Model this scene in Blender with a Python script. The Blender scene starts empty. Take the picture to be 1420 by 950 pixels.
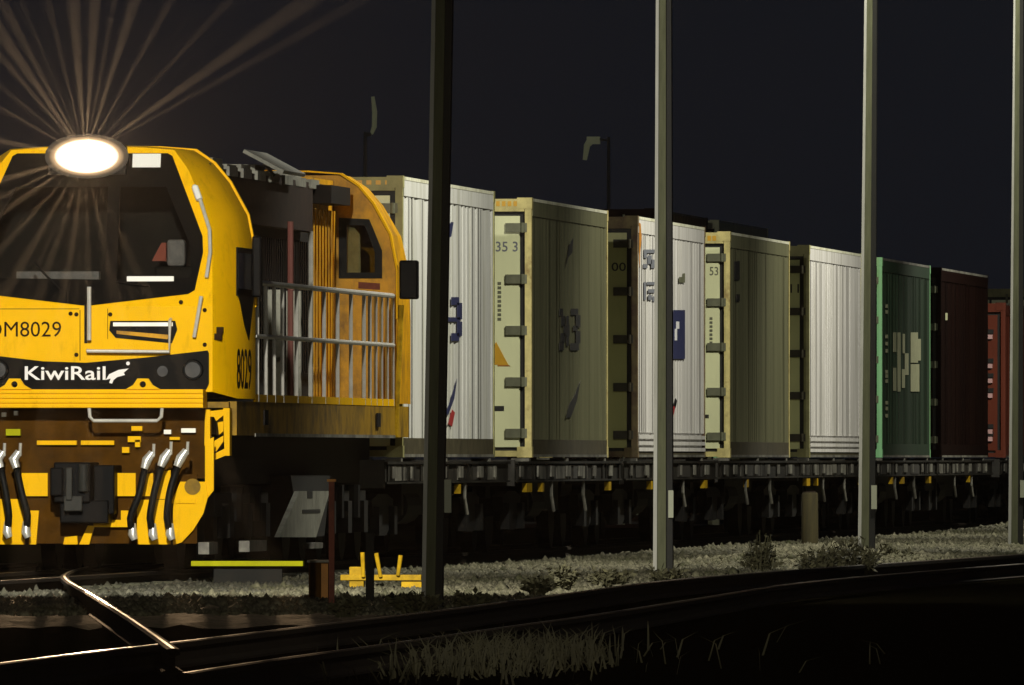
import bpy, bmesh, math, random
import numpy as np
from mathutils import Vector, Matrix
from mathutils.geometry import tessellate_polygon

random.seed(7)
rng = np.random.default_rng(7)
scene = bpy.context.scene
COL = scene.collection
R = math.radians

# ------------------------------------------------------------------ camera
F = 25000.0                     # focal length in pixels of a 1420 px wide frame (long telephoto)
TH = math.atan(2145.0 / F)
CS, SN = math.cos(TH), math.sin(TH)
Z0 = F / 150.0
LAT = (120 - 710) / F * Z0
CAM = Vector((Z0 * SN - LAT * CS, -Z0 * CS - LAT * SN, 1.05))
cam_d = bpy.data.cameras.new('camera')
cam = bpy.data.objects.new('camera', cam_d)
COL.objects.link(cam)
cam.location = CAM
cam.rotation_euler = (R(90), 0, TH)
cam_d.sensor_width = 36.0
cam_d.lens = F / 1420.0 * 36.0
cam_d.shift_y = 160.0 / 1420.0
cam_d.clip_start = 1.0
cam_d.clip_end = 5000.0
scene.camera = cam


def ray(px, py):
    u, v = px - 710.0, 635.0 - py
    return Vector((-SN * F + CS * u, CS * F + SN * u, v))


def Q(px, py, Y=0.0):           # X, Z where the sight line meets the plane Y
    d = ray(px, py)
    t = (Y - CAM.y) / d.y
    return CAM.x + t * d.x, CAM.z + t * d.z


def SIDE(px, py, X):            # Y, Z where the sight line meets the plane X
    d = ray(px, py)
    t = (X - CAM.x) / d.x
    return CAM.y + t * d.y, CAM.z + t * d.z


def G(px, py, Z=0.0):           # X, Y where the sight line meets the level Z
    d = ray(px, py)
    t = (Z - CAM.z) / d.z
    return CAM.x + t * d.x, CAM.y + t * d.y


# ------------------------------------------------------------------ materials
def mat(name, col, rough=0.5, metal=0.0, var=0.15, scale=3.0, stretch=(1, 1, 1), dirt=None,
        dirt_lo=0.5, dirt_hi=0.7, dirt_scale=2.0, dirt_stretch=(1, 1, 1), bump=0.0, bump_scale=60.0,
        spec=0.5, emit=None, estr=0.0):
    m = bpy.data.materials.new(name)
    m.use_nodes = True
    nt = m.node_tree
    b = nt.nodes['Principled BSDF']
    b.inputs['Roughness'].default_value = rough
    b.inputs['Metallic'].default_value = metal
    b.inputs['Specular IOR Level'].default_value = spec
    tc = nt.nodes.new('ShaderNodeTexCoord')
    mp = nt.nodes.new('ShaderNodeMapping')
    mp.inputs['Scale'].default_value = stretch
    nt.links.new(tc.outputs['Object'], mp.inputs['Vector'])
    n = nt.nodes.new('ShaderNodeTexNoise')
    n.inputs['Scale'].default_value = scale
    n.inputs['Detail'].default_value = 6
    n.inputs['Roughness'].default_value = 0.65
    nt.links.new(mp.outputs[0], n.inputs['Vector'])
    rp = nt.nodes.new('ShaderNodeValToRGB')
    c = Vector(col)
    rp.color_ramp.elements[0].position = 0.3
    rp.color_ramp.elements[1].position = 0.7
    rp.color_ramp.elements[0].color = (*(c * (1 - var)), 1)
    rp.color_ramp.elements[1].color = (*[min(1, x * (1 + var)) for x in c], 1)
    nt.links.new(n.outputs['Fac'], rp.inputs[0])
    out = rp.outputs[0]
    if dirt:
        mp2 = nt.nodes.new('ShaderNodeMapping')
        mp2.inputs['Scale'].default_value = dirt_stretch
        mp2.inputs['Location'].default_value = (3.1, 7.7, 1.3)
        nt.links.new(tc.outputs['Object'], mp2.inputs['Vector'])
        n2 = nt.nodes.new('ShaderNodeTexNoise')
        n2.inputs['Scale'].default_value = dirt_scale
        n2.inputs['Detail'].default_value = 8
        n2.inputs['Roughness'].default_value = 0.7
        nt.links.new(mp2.outputs[0], n2.inputs['Vector'])
        mr = nt.nodes.new('ShaderNodeMapRange')
        mr.inputs['From Min'].default_value = dirt_lo
        mr.inputs['From Max'].default_value = dirt_hi
        nt.links.new(n2.outputs['Fac'], mr.inputs['Value'])
        mx = nt.nodes.new('ShaderNodeMix')
        mx.data_type = 'RGBA'
        nt.links.new(mr.outputs[0], mx.inputs[0])
        nt.links.new(out, mx.inputs[6])
        mx.inputs[7].default_value = (*dirt, 1)
        out = mx.outputs[2]
    nt.links.new(out, b.inputs['Base Color'])
    if bump > 0:
        n3 = nt.nodes.new('ShaderNodeTexNoise')
        n3.inputs['Scale'].default_value = bump_scale
        n3.inputs['Detail'].default_value = 4
        nt.links.new(tc.outputs['Object'], n3.inputs['Vector'])
        bp = nt.nodes.new('ShaderNodeBump')
        bp.inputs['Strength'].default_value = bump
        bp.inputs['Distance'].default_value = 0.02
        nt.links.new(n3.outputs['Fac'], bp.inputs['Height'])
        nt.links.new(bp.outputs[0], b.inputs['Normal'])
    if emit:
        b.inputs['Emission Color'].default_value = (*emit, 1)
        b.inputs['Emission Strength'].default_value = estr
    return m


def glass(name, tint, gloss=0.18):
    m = bpy.data.materials.new(name)
    m.use_nodes = True
    nt = m.node_tree
    nt.nodes.remove(nt.nodes['Principled BSDF'])
    o = nt.nodes['Material Output']
    t = nt.nodes.new('ShaderNodeBsdfTransparent')
    t.inputs[0].default_value = (*tint, 1)
    g = nt.nodes.new('ShaderNodeBsdfGlossy')
    g.inputs['Roughness'].default_value = 0.04
    n = nt.nodes.new('ShaderNodeTexNoise')
    n.inputs['Scale'].default_value = 3
    mr = nt.nodes.new('ShaderNodeMapRange')
    mr.inputs['To Min'].default_value = gloss * 0.6
    mr.inputs['To Max'].default_value = gloss * 1.5
    nt.links.new(n.outputs['Fac'], mr.inputs['Value'])
    mx = nt.nodes.new('ShaderNodeMixShader')
    nt.links.new(mr.outputs[0], mx.inputs[0])
    nt.links.new(t.outputs[0], mx.inputs[1])
    nt.links.new(g.outputs[0], mx.inputs[2])
    nt.links.new(mx.outputs[0], o.inputs['Surface'])
    return m


M = {}
M['yellow'] = mat('yellow paint', (0.80, 0.445, 0.0), 0.5, spec=.06, var=0.06, scale=1.5, dirt=(0.42, 0.21, 0.0), dirt_lo=0.54, dirt_hi=0.9, dirt_scale=3.0, dirt_stretch=(3, 3, 0.7))
M['yellow_dirty_dim'] = mat('dim grimy yellow paint', (0.55, 0.27, 0.0), 0.5, spec=.2, var=0.2, scale=4, dirt=(0.09, 0.045, 0.01), dirt_lo=0.45, dirt_hi=0.75, dirt_scale=3.5, dirt_stretch=(1, 1, 0.6))  # also a dimmer copy of the yellow, for the weakly lit rear bulkhead
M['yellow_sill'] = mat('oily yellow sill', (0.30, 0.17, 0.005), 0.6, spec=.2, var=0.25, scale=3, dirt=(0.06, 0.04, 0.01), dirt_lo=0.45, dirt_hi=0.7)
M['black'] = mat('black paint', (0.004, 0.004, 0.0045), 0.5, spec=.05, var=0.2)
M['mask'] = mat('black windscreen band', (0.003, 0.0028, 0.0028), 0.4, spec=.04, var=0.1)
M['dark'] = mat('oily black steel', (0.005, 0.0045, 0.004), 0.75, var=0.5, scale=5, spec=0.2)
M['recess'] = mat('dark brown steel', (0.055, 0.022, 0.0), 0.8, spec=.1, var=0.4, scale=5)  # dark brown with random variation
M['hood_dark'] = mat('dark radiator steel', (0.007, 0.0055, 0.005), 0.7, spec=.1, var=0.4, scale=6)
M['roof_brown'] = mat('sooty brown roof panel', (0.022, 0.011, 0.008), 0.7, spec=.1, var=0.4, scale=5)
M['roof_grey'] = mat('weathered grey roof panel', (0.17, 0.17, 0.14), 0.6, var=0.5, scale=5)
M['steel'] = mat('galvanised handrail', (0.55, 0.54, 0.50), 0.4, metal=0.3, var=0.15, scale=8)
M['silver'] = mat('silver fitting', (0.75, 0.75, 0.72), 0.3, metal=0.6, var=0.15, scale=20)
M['rubber'] = mat('black rubber hose', (0.004, 0.004, 0.004), 0.6, spec=.15)
M['white'] = mat('white plastic panel', (0.78, 0.78, 0.76), 0.4, var=0.05)
M['text_white'] = mat('white lettering', (0.75, 0.75, 0.78), 0.5, var=0.05)
M['text_dark'] = mat('dark lettering', (0.02, 0.008, 0.002), 0.6, spec=.05, var=0.1)
M['lens_clear'] = mat('clear lamp glass', (0.35, 0.35, 0.36), 0.08, metal=0.8, var=0.2, scale=14)
M['glass'] = glass('cab glass', (0.72, 0.72, 0.70), 0.05)
M['interior'] = mat('dark cab interior', (0.012, 0.011, 0.010), 0.8, var=0.3)
M['seat_red'] = mat('red cab fitting', (0.60, 0.10, 0.05), 0.5)
M['seat_grey'] = mat('grey seat cloth', (0.35, 0.34, 0.36), 0.8, var=0.3, scale=12)
M['plate'] = mat('pale grey tank plate', (0.30, 0.30, 0.25), 0.6, var=0.25, scale=5, dirt=(0.08, 0.08, 0.06), dirt_lo=0.5, dirt_hi=0.75)
M['red_pipe'] = mat('dull red pipe', (0.16, 0.05, 0.04), 0.6)
M['curtain'] = mat('pale blind', (0.50, 0.46, 0.22), 0.8, var=0.3, scale=6)
M['head'] = mat('lit headlamp lens', (1, 1, 1), 0.3, emit=(1.0, 0.93, 0.8), estr=25.0)
M['rail_top'] = mat('polished rail head', (0.34, 0.30, 0.25), 0.42, dirt=(0.08, 0.06, 0.04), dirt_lo=.5, dirt_hi=.75, dirt_scale=.5, metal=0.9, var=0.25, scale=2)
M['rail_worn'] = mat('half rusted rail head', (0.6, 0.57, 0.50), 0.3, metal=0.9, var=0.25, scale=2, dirt=(0.012, 0.009, 0.006), dirt_lo=0.42, dirt_hi=0.56, dirt_scale=0.8)
M['rail_side'] = mat('rusty rail side', (0.022, 0.015, 0.01), 0.8, var=0.4, scale=6, spec=0.2)
M['sleeper'] = mat('weathered sleeper', (0.07, 0.07, 0.045), 0.9, var=0.4, scale=6, bump=0.4)
M['bed'] = mat('oily track bed in wagon shade', (0.006, 0.0055, 0.004), 1.0, var=0.5, scale=6, bump=0.6, spec=0.0)  # real oil stain plus the wagons' shade, both put into the colour
M['ballast'] = mat('grey brown ballast', (0.11, 0.10, 0.065), 0.95, var=0.55, scale=9, bump=0.8, bump_scale=25, dirt=(0.05, 0.05, 0.02), dirt_lo=0.5, dirt_hi=0.7, dirt_scale=0.7, spec=0.2)
M['stone'] = mat('ballast stone', (0.105, 0.098, 0.066), 0.9, var=0.9, scale=11, dirt=(0.03, 0.032, 0.012), dirt_lo=0.44, dirt_hi=0.68, dirt_scale=0.6, spec=0.25)
M['stone_oily_dim'] = mat('dimmed oily ballast stone', (0.05, 0.048, 0.034), 0.85, var=0.9, scale=13, spec=0.4, dirt=(0.015, 0.016, 0.006), dirt_lo=0.48, dirt_hi=0.65, dirt_scale=0.9)  # oily stones, darkened further so lamp light looks weaker there
M['soil'] = mat('soil in unlit tone', (0.003, 0.0027, 0.0014), 1.0, var=0.6, scale=4, bump=0.6, spec=0.0)  # lack of light put into a near-black soil colour
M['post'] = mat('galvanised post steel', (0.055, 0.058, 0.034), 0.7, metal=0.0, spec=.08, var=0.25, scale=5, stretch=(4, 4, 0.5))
M['post_edge'] = mat('lit tone galvanised flange', (0.21, 0.21, 0.19), 0.6, metal=0.0, spec=.2, var=0.15, scale=5, stretch=(4, 4, 0.5))  # paler copy of the post steel, as if lamplit from the left
M['post_dark'] = mat('black paint and shaded recess', (0.006, 0.006, 0.005), 0.7, spec=0.2)  # black for the small post; on tall posts it stands for shaded recess
M['tag'] = mat('pale metal tag', (0.16, 0.17, 0.12), 0.6)
M['rustpost'] = mat('rusty red post', (0.13, 0.03, 0.015), 0.8, var=0.4, scale=8)
M['bollard'] = mat('mossy timber post', (0.035, 0.028, 0.007), 0.9, var=0.4, scale=4, stretch=(5, 5, 0.6))
M['orange_box'] = mat('orange painted steel', (0.42, 0.17, 0.015), 0.6, var=0.3, scale=8)
M['lever_yellow'] = mat('lever yellow paint', (0.36, 0.22, 0.006), 0.6, spec=.15, var=0.45, scale=8)
M['board_yellow'] = mat('yellow green board', (0.36, 0.36, 0.004), 0.7, spec=.1, var=0.15, scale=6)
M['weed'] = mat('dark weed leaf', (0.045, 0.042, 0.018), 0.8, var=0.5, scale=10)
M['grass'] = mat('dry grass', (0.026, 0.023, 0.008), 0.8, var=0.4, scale=4)
M['mast'] = mat('light mast steel', (0.12, 0.12, 0.12), 0.5)
M['mast_head'] = mat('faintly glowing lamp head', (0.45, 0.45, 0.28), 0.5, emit=(.9, .95, .55), estr=.035)  # weak emission stands in for light falling on the head
M['wagon'] = mat('grimy wagon steel', (0.022, 0.02, 0.016), 0.7, var=0.55, scale=6, dirt=(0.015, 0.012, 0.01), dirt_lo=0.45, dirt_hi=0.6, dirt_scale=3)
M['wagon_dark'] = mat('sooty wagon steel', (0.022, 0.02, 0.016), 0.75, var=0.6, scale=5, spec=.15, dirt=(0.006, 0.005, 0.004), dirt_lo=0.4, dirt_hi=0.6, dirt_scale=1.5)
M['wagon_edge'] = mat('worn wagon edge', (0.16, 0.155, 0.13), 0.6, var=0.6, scale=6, dirt=(0.04, 0.035, 0.03), dirt_lo=0.45, dirt_hi=0.65, dirt_scale=1.2)
M['gasket'] = mat('black door gasket', (0.008, 0.008, 0.008), 0.7)
M['hinge'] = mat('grey door hinge', (0.13, 0.135, 0.085), 0.6, var=0.25, scale=8)
M['hinge_dark'] = mat('dark door hinge', (0.035, 0.03, 0.015), 0.6, var=0.25, scale=8)
M['logo_blue'] = mat('navy marking', (0.025, 0.03, 0.09), 0.5)
M['logo_black'] = mat('black marking', (0.012, 0.012, 0.012), 0.5)
M['logo_red'] = mat('red marking', (0.35, 0.03, 0.03), 0.5)
M['logo_pale'] = mat('pale marking', (0.36, 0.37, 0.23), 0.5, var=0.2, scale=8)
M['logo_grey'] = mat('grey marking', (0.16, 0.17, 0.20), 0.5, var=0.2, scale=8)
M['hazard'] = mat('orange warning sticker', (0.62, 0.33, 0.01), 0.5)
M['pinkrod'] = mat('pale lock fitting', (0.70, 0.42, 0.42), 0.5)


def paint(name, col, dirt, rough=0.45, metal=0.0, lo=0.5, hi=0.8, sx=1.0, spec=0.4):
    return mat(name, col, rough, metal=metal, var=0.12, scale=2.0, stretch=(1, 2.2, 0.25), dirt=dirt, dirt_lo=lo, dirt_hi=hi,
               dirt_scale=1.3, dirt_stretch=(1, 2.6 * sx, 0.22), spec=spec)


M['side_white'] = paint('white reefer panel', (0.68, 0.685, 0.66), (0.30, 0.30, 0.20))
M['side_white2'] = paint('chalky white reefer panel', (0.68, 0.665, 0.65), (0.32, 0.31, 0.24))
M['side_steel'] = paint('shade toned stainless panel', (0.30, 0.30, 0.17), (0.10, 0.10, 0.05), rough=0.4, metal=0.55)  # stainless, darkened to imitate sides between the yard lamps
M['side_green'] = paint('shade tone green panel', (0.024, 0.044, 0.026), (0.012, 0.026, 0.013), rough=.6, spec=.15)  # the side's shade is put into this dark green
M['side_brown'] = paint('dark brown panel', (0.006, 0.0015, 0.0008), (0.003, 0.001, 0.001), rough=.7, spec=.05)
M['side_red'] = paint('red oxide panel', (0.15, 0.034, 0.018), (0.05, 0.015, 0.01), spec=.15)
M['end_cream'] = paint('cream door panel', (0.74, 0.76, 0.47), (0.46, 0.46, 0.24), lo=0.6, hi=0.9)
M['end_cream_dark'] = paint('shaded cream door panel', (0.46, 0.46, 0.18), (0.28, 0.28, 0.09))  # darker copy of the cream, for the end the lamps miss
M['end_olive'] = paint('pale olive door panel', (0.74, 0.76, 0.38), (0.5, 0.5, 0.2), lo=0.6, hi=0.9)
M['end_green'] = paint('lit tone green end', (0.24, 0.55, 0.27), (0.26, 0.28, 0.06))  # lit copy of the container green, for the end facing the lamp
M['frame_yellow'] = mat('stained cream frame', (0.58, 0.50, 0.20), 0.6, var=0.3, scale=6, dirt=(0.20, 0.10, 0.02), dirt_lo=0.57, dirt_hi=0.72, dirt_scale=2.5)
M['frame_brown'] = mat('rust stained frame', (0.16, 0.12, 0.05), 0.7, var=0.4, scale=6, dirt=(0.07, 0.03, 0.02), dirt_lo=0.45, dirt_hi=0.65, dirt_scale=3)
M['frame_olive'] = mat('olive frame', (0.26, 0.25, 0.10), 0.6, var=0.3, scale=5)
M['rail_light'] = mat('pale container rail', (0.70, 0.70, 0.56), 0.5, var=0.15, scale=3, stretch=(1, 3, 1), dirt=(0.35, 0.34, 0.2), dirt_lo=0.5, dirt_hi=0.75)
M['rail_dark'] = mat('dirty container sill', (0.06, 0.052, 0.03), 0.7, var=0.35, scale=4, dirt=(0.2, 0.2, 0.12), dirt_lo=0.62, dirt_hi=0.78, dirt_scale=3, spec=.2)


# lit headlamp lens: soft bloom put into its glow, fading warm towards the rim
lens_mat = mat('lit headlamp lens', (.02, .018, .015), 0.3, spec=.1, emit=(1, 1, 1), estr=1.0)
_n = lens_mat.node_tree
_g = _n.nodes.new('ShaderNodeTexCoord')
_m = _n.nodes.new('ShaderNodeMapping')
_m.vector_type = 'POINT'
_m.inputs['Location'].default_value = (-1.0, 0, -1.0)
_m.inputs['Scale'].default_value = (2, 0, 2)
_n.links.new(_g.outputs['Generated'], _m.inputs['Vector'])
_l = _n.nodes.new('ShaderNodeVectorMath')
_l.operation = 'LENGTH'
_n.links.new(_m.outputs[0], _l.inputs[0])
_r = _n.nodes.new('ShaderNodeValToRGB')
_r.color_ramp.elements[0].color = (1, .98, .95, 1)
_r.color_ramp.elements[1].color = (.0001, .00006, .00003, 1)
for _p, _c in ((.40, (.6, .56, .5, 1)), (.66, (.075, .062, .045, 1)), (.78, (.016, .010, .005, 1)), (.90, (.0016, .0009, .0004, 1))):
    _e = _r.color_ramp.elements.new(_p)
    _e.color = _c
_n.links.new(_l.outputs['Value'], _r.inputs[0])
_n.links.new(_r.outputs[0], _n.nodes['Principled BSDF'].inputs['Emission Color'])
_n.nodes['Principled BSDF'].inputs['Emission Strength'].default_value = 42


# ------------------------------------------------------------------ mesh builder
class MB:
    def __init__(self):
        self.v, self.f, self.mi = [], [], []

    def add(self, vs, fs, mi=0):
        o = len(self.v)
        self.v += [tuple(p) for p in vs]
        for f in fs:
            self.f.append(tuple(i + o for i in f))
            self.mi.append(mi)
        return self

    def box(self, x0, x1, y0, y1, z0, z1, mi=0):
        vs = [(x0, y0, z0), (x1, y0, z0), (x1, y1, z0), (x0, y1, z0), (x0, y0, z1), (x1, y0, z1), (x1, y1, z1), (x0, y1, z1)]
        return self.add(vs, [(3, 2, 1, 0), (4, 5, 6, 7), (0, 1, 5, 4), (1, 2, 6, 5), (2, 3, 7, 6), (3, 0, 4, 7)], mi)

    def obox(self, c, s, rot, mi=0):            # oriented box
        m = rot.to_matrix() if hasattr(rot, 'to_matrix') else rot
        vs = []
        for z in (-.5, .5):
            for x, y in ((-.5, -.5), (.5, -.5), (.5, .5), (-.5, .5)):
                vs.append(Vector(c) + m @ Vector((x * s[0], y * s[1], z * s[2])))
        return self.add(vs, [(3, 2, 1, 0), (4, 5, 6, 7), (0, 1, 5, 4), (1, 2, 6, 5), (2, 3, 7, 6), (3, 0, 4, 7)], mi)

    def tube(self, pts, r, n=8, mi=0, cap=True):
        pts = [Vector(p) for p in pts]
        rs = r if isinstance(r, (list, tuple)) else [r] * len(pts)
        o = []
        up = None
        for i, p in enumerate(pts):
            t = (pts[min(i + 1, len(pts) - 1)] - pts[max(i - 1, 0)]).normalized()
            if up is None or abs(up.dot(t)) > 0.95:
                up = Vector((0, 0, 1)) if abs(t.z) < 0.9 else Vector((1, 0, 0))
            a = t.cross(up).normalized()
            b = a.cross(t).normalized()
            up = b
            for k in range(n):
                q = 2 * math.pi * k / n
                o.append(p + a * math.cos(q) * rs[i] + b * math.sin(q) * rs[i])
        fs = []
        for i in range(len(pts) - 1):
            for k in range(n):
                k2 = (k + 1) % n
                fs.append((i * n + k, i * n + k2, (i + 1) * n + k2, (i + 1) * n + k))
        if cap:
            fs.append(tuple(reversed(range(n))))
            fs.append(tuple(range((len(pts) - 1) * n, len(pts) * n)))
        return self.add(o, fs, mi)

    def cyl(self, p0, p1, r0, r1=None, n=16, mi=0):
        return self.tube([p0, p1], [r0, r0 if r1 is None else r1], n, mi)

    def plate(self, outer, fn, depth, holes=(), mi=0):
        """2-D outline (with holes) -> solid; fn(a, b, d) gives the 3-D point at depth d (0 .. depth)."""
        loops = [list(outer)] + [list(h) for h in holes]
        tri = tessellate_polygon([[Vector((a, b, 0)) for a, b in lp] for lp in loops])
        flat = [p for lp in loops for p in lp]
        n = len(flat)
        vs = [fn(a, b, 0) for a, b in flat] + [fn(a, b, depth) for a, b in flat]
        fs = [tuple(t) for t in tri] + [tuple(i + n for i in reversed(t)) for t in tri]
        o = 0
        for lp in loops:
            k = len(lp)
            for i in range(k):
                j = (i + 1) % k
                fs.append((o + i, o + j, o + j + n, o + i + n))
            o += k
        return self.add(vs, fs, mi)

    def build(self, name, mats, parent=None, smooth=False, bevel=0.0, kind=None):
        if not isinstance(mats, (list, tuple)):
            mats = [mats]
        off = Vector((0, 0, 0))
        q = parent
        while q is not None:
            off += q.location
            q = q.parent
        me = bpy.data.meshes.new(name)
        me.from_pydata([tuple(Vector(p) - off) for p in self.v], [], self.f)
        for m in mats:
            me.materials.append(M[m] if isinstance(m, str) else m)
        me.polygons.foreach_set('material_index', self.mi)
        bm = bmesh.new()
        bm.from_mesh(me)
        bmesh.ops.recalc_face_normals(bm, faces=bm.faces)
        bm.to_mesh(me)
        bm.free()
        if smooth:
            me.shade_smooth()
            me.set_sharp_from_angle(angle=R(40))
        o = bpy.data.objects.new(name, me)
        COL.objects.link(o)
        if parent is not None:
            o.parent = parent
        if bevel:
            b = o.modifiers.new('bevel', 'BEVEL')
            b.width = bevel
            b.segments = 2
            b.limit_method = 'ANGLE'
        if kind:
            o['kind'] = kind
        return o


def thing(name, label, cat, loc, group=None):
    o = bpy.data.objects.new(name, None)
    o.empty_display_size = 0.3
    COL.objects.link(o)
    o.location = loc
    o['label'] = label
    o['category'] = cat
    if group:
        o['group'] = group
    return o


def tag(o, label, cat, group=None):
    o['label'] = label
    o['category'] = cat
    if group:
        o['group'] = group
    return o


def copy_tree(o, parent=None):
    c = o.copy()
    COL.objects.link(c)
    if parent is not None:
        c.parent = parent
    for ch in list(o.children):
        copy_tree(ch, c)
    return c


def lettering(name, body, fit, fn, m, parent, bold=0.0, depth=0.004):
    """text as a mesh, fitted into the 2-D box fit = (a0, a1, b0, b1), mapped by fn(a, b, d)."""
    cu = bpy.data.curves.new(name, 'FONT')
    cu.body = body
    cu.size = 1.0
    cu.offset = bold
    cu.extrude = 0.5
    cu.resolution_u = 3
    ob = bpy.data.objects.new(name + '_tmp', cu)
    COL.objects.link(ob)
    me = bpy.data.meshes.new_from_object(ob)
    bpy.data.objects.remove(ob)
    vs = [v.co.copy() for v in me.vertices]
    fs = [tuple(p.vertices) for p in me.polygons]
    x0, x1 = min(v.x for v in vs), max(v.x for v in vs)
    y0, y1 = min(v.y for v in vs), max(v.y for v in vs)
    b = MB()
    out = []
    for v in vs:
        a = fit[0] + (v.x - x0) / (x1 - x0) * (fit[1] - fit[0])
        c = fit[2] + (v.y - y0) / (y1 - y0) * (fit[3] - fit[2])
        out.append(fn(a, c, (0.5 - v.z) * depth))
    b.add(out, fs)
    return b.build(name, m, parent)


def front(Y):                    # map for things on a plane facing the camera side (-Y)
    return lambda a, b, d: (a, Y + d, b)


def sideplane(X):                # map for things on a plane facing +X
    return lambda a, b, d: (X - d, a, b)


def rake(z):
    return max(0.0, 0.36 * (z - 2.45))


def nose(off):                   # map onto the raked cab front, off metres proud of it
    return lambda a, b, d: (a, rake(b) - off + d, b)


# ------------------------------------------------------------------ ground
def smooth_line(pts, step=1.0):
    pts = [Vector(p) for p in pts]
    out = []
    for i in range(len(pts) - 1):
        p0 = pts[max(i - 1, 0)]
        p1, p2 = pts[i], pts[i + 1]
        p3 = pts[min(i + 2, len(pts) - 1)]
        n = max(2, int((p2 - p1).length / step))
        for k in range(n):
            t = k / n
            out.append(0.5 * ((2 * p1) + (p2 - p0) * t + (2 * p0 - 5 * p1 + 4 * p2 - p3) * t * t + (3 * p1 - p0 - 3 * p2 + p3) * t ** 3))
    out.append(pts[-1])
    return out


near_px = [(-60, 927), (0, 919), (120, 904), (250, 889), (440, 866), (600, 847), (760, 826), (920, 805), (1100, 790), (1300, 776), (1420, 768)]
nl = [Vector((*G(px, py, 0.0), 0)) for px, py in near_px]
nl.append(nl[-1] + (nl[-1] - nl[-3]).normalized() * 60)
nl = smooth_line(nl, 1.5)
NLY = np.array([p.y for p in nl])
NLX = np.array([p.x for p in nl])


def lerp(x, xs, ys):
    return float(np.interp(x, xs, ys))


def gz(x, y):
    base = np.interp(y, [-60, 0, 25, 42, 64, 85, 100, 125, 160, 400], [-.14, -.12, -.10, -.06, -.03, -.05, -.03, .10, .12, 0])
    m = np.exp(-((y - 24) / 7.0) ** 2 - ((x - 5.2) / 1.1) ** 2) * 0.20 + np.exp(-((y - 6) / 6.0) ** 2 - ((x - 5.2) / 1.0) ** 2) * 0.06
    w = np.clip((x - 1.3) / 0.8, 0, 1)
    z = base * w + (-0.13) * (1 - w) + m
    z = np.where(x > 6.2, z + (-.16 - z) * np.clip((x - 6.2) / .5, 0, 1), z)
    z = np.where(x > 9.0, z - 0.25 * np.clip((x - 9.0) / 3.0, 0, 1), z)
    z = np.where(x < -2.0, -0.13 + 0.0 * x, z)
    return z


def sheet(name, xs, ys, m, dz=0.0, jit=0.0, clip=False):
    X, Y = np.meshgrid(xs, ys)
    Z = gz(X, Y) + dz + jit * rng.standard_normal(X.shape)
    nx, ny = len(xs), len(ys)
    v = np.stack([X.ravel(), Y.ravel(), Z.ravel()], 1)
    i = np.arange(nx * ny).reshape(ny, nx)
    Xc_ = X[:-1, 1:].ravel()
    keep = (Xc_ < np.interp(Y[:-1, 1:].ravel(), NLY, NLX) - .14) if clip else np.ones(len(Xc_), bool)
    f = np.stack([i[:-1, :-1].ravel(), i[:-1, 1:].ravel(), i[1:, 1:].ravel(), i[1:, :-1].ravel()], 1)[keep]
    me = bpy.data.meshes.new(name)
    me.from_pydata(v.tolist(), [], f.tolist())
    me.materials.append(M[m])
    me.shade_smooth()
    o = bpy.data.objects.new(name, me)
    COL.objects.link(o)
    o['kind'] = 'structure'
    return o


far = [-900, -500, -300, -200]
sheet('ground', np.array([-900, -400, -150, -60, -20, -8, -4, -2, 0, 1.3, 2.1, 3, 4, 5, 6.2, 6.7, 8, 9, 10, 12, 20, 40, 90, 250, 900.]),
      np.concatenate([[-400, -240], np.arange(-180, 180, 3.0), [200, 260, 400, 700, 1200, 2500]]), 'soil', -0.03)
sheet('ballast_bank', np.concatenate([np.arange(1.15, 6.45, 0.13)]), np.arange(-40, 190, 0.35), 'ballast', 0.0, 0.012, True)
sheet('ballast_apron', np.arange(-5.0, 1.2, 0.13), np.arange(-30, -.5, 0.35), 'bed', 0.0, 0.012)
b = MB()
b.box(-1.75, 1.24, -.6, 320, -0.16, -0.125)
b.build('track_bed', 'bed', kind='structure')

# loose stones of the ballast: nobody could count them
N = 90000
sx = rng.uniform(1.1, 6.35, N)
sy = np.concatenate([rng.uniform(-32, 60, int(N * .66)), rng.uniform(60, 180, N - int(N * .66))])
ok_ = sx < np.interp(sy, NLY, NLX) - .16
sx, sy = sx[ok_], sy[ok_]
N = len(sx)
sx = np.concatenate([sx, rng.uniform(-5, 1.2, 13000)])
sy = np.concatenate([sy, rng.uniform(-29, -.6, 13000)])
N = len(sx)
ss = rng.uniform(0.014, 0.040, N) * np.where(rng.random(N) < .05, 1.7, 1)
oct_v = np.array([[1, 0, 0], [-1, 0, 0], [0, 1, 0], [0, -1, 0], [0, 0, 1], [0, 0, -1.]])
oct_f = np.array([[0, 2, 4], [2, 1, 4], [1, 3, 4], [3, 0, 4], [2, 0, 5], [1, 2, 5], [3, 1, 5], [0, 3, 5]])
ang = rng.uniform(0, 6.283, N)
sv = oct_v[None] * (ss[:, None, None] * rng.uniform(.6, 1.25, (N, 6, 1)))
tl = rng.uniform(-.6, .6, N)
ca, sa = np.cos(ang), np.sin(ang)
x_ = sv[..., 0] * ca[:, None] - sv[..., 1] * sa[:, None]
y_ = sv[..., 0] * sa[:, None] + sv[..., 1] * ca[:, None]
z_ = sv[..., 2] * np.cos(tl)[:, None] + x_ * np.sin(tl)[:, None]
sv = np.stack([x_ + sx[:, None], y_ + sy[:, None], z_ + (gz(sx, sy) + ss * .25)[:, None]], -1).reshape(-1, 3)
sf = (oct_f[None] + (np.arange(N) * 6)[:, None, None]).reshape(-1, 3)
me = bpy.data.meshes.new('ballast_stones')
me.vertices.add(len(sv))
me.vertices.foreach_set('co', sv.astype(np.float32).ravel())
me.loops.add(len(sf) * 3)
me.loops.foreach_set('vertex_index', sf.astype(np.int32).ravel())
me.polygons.add(len(sf))
me.polygons.foreach_set('loop_start', np.arange(0, len(sf) * 3, 3, dtype=np.int32))
me.update(calc_edges=True)
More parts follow.
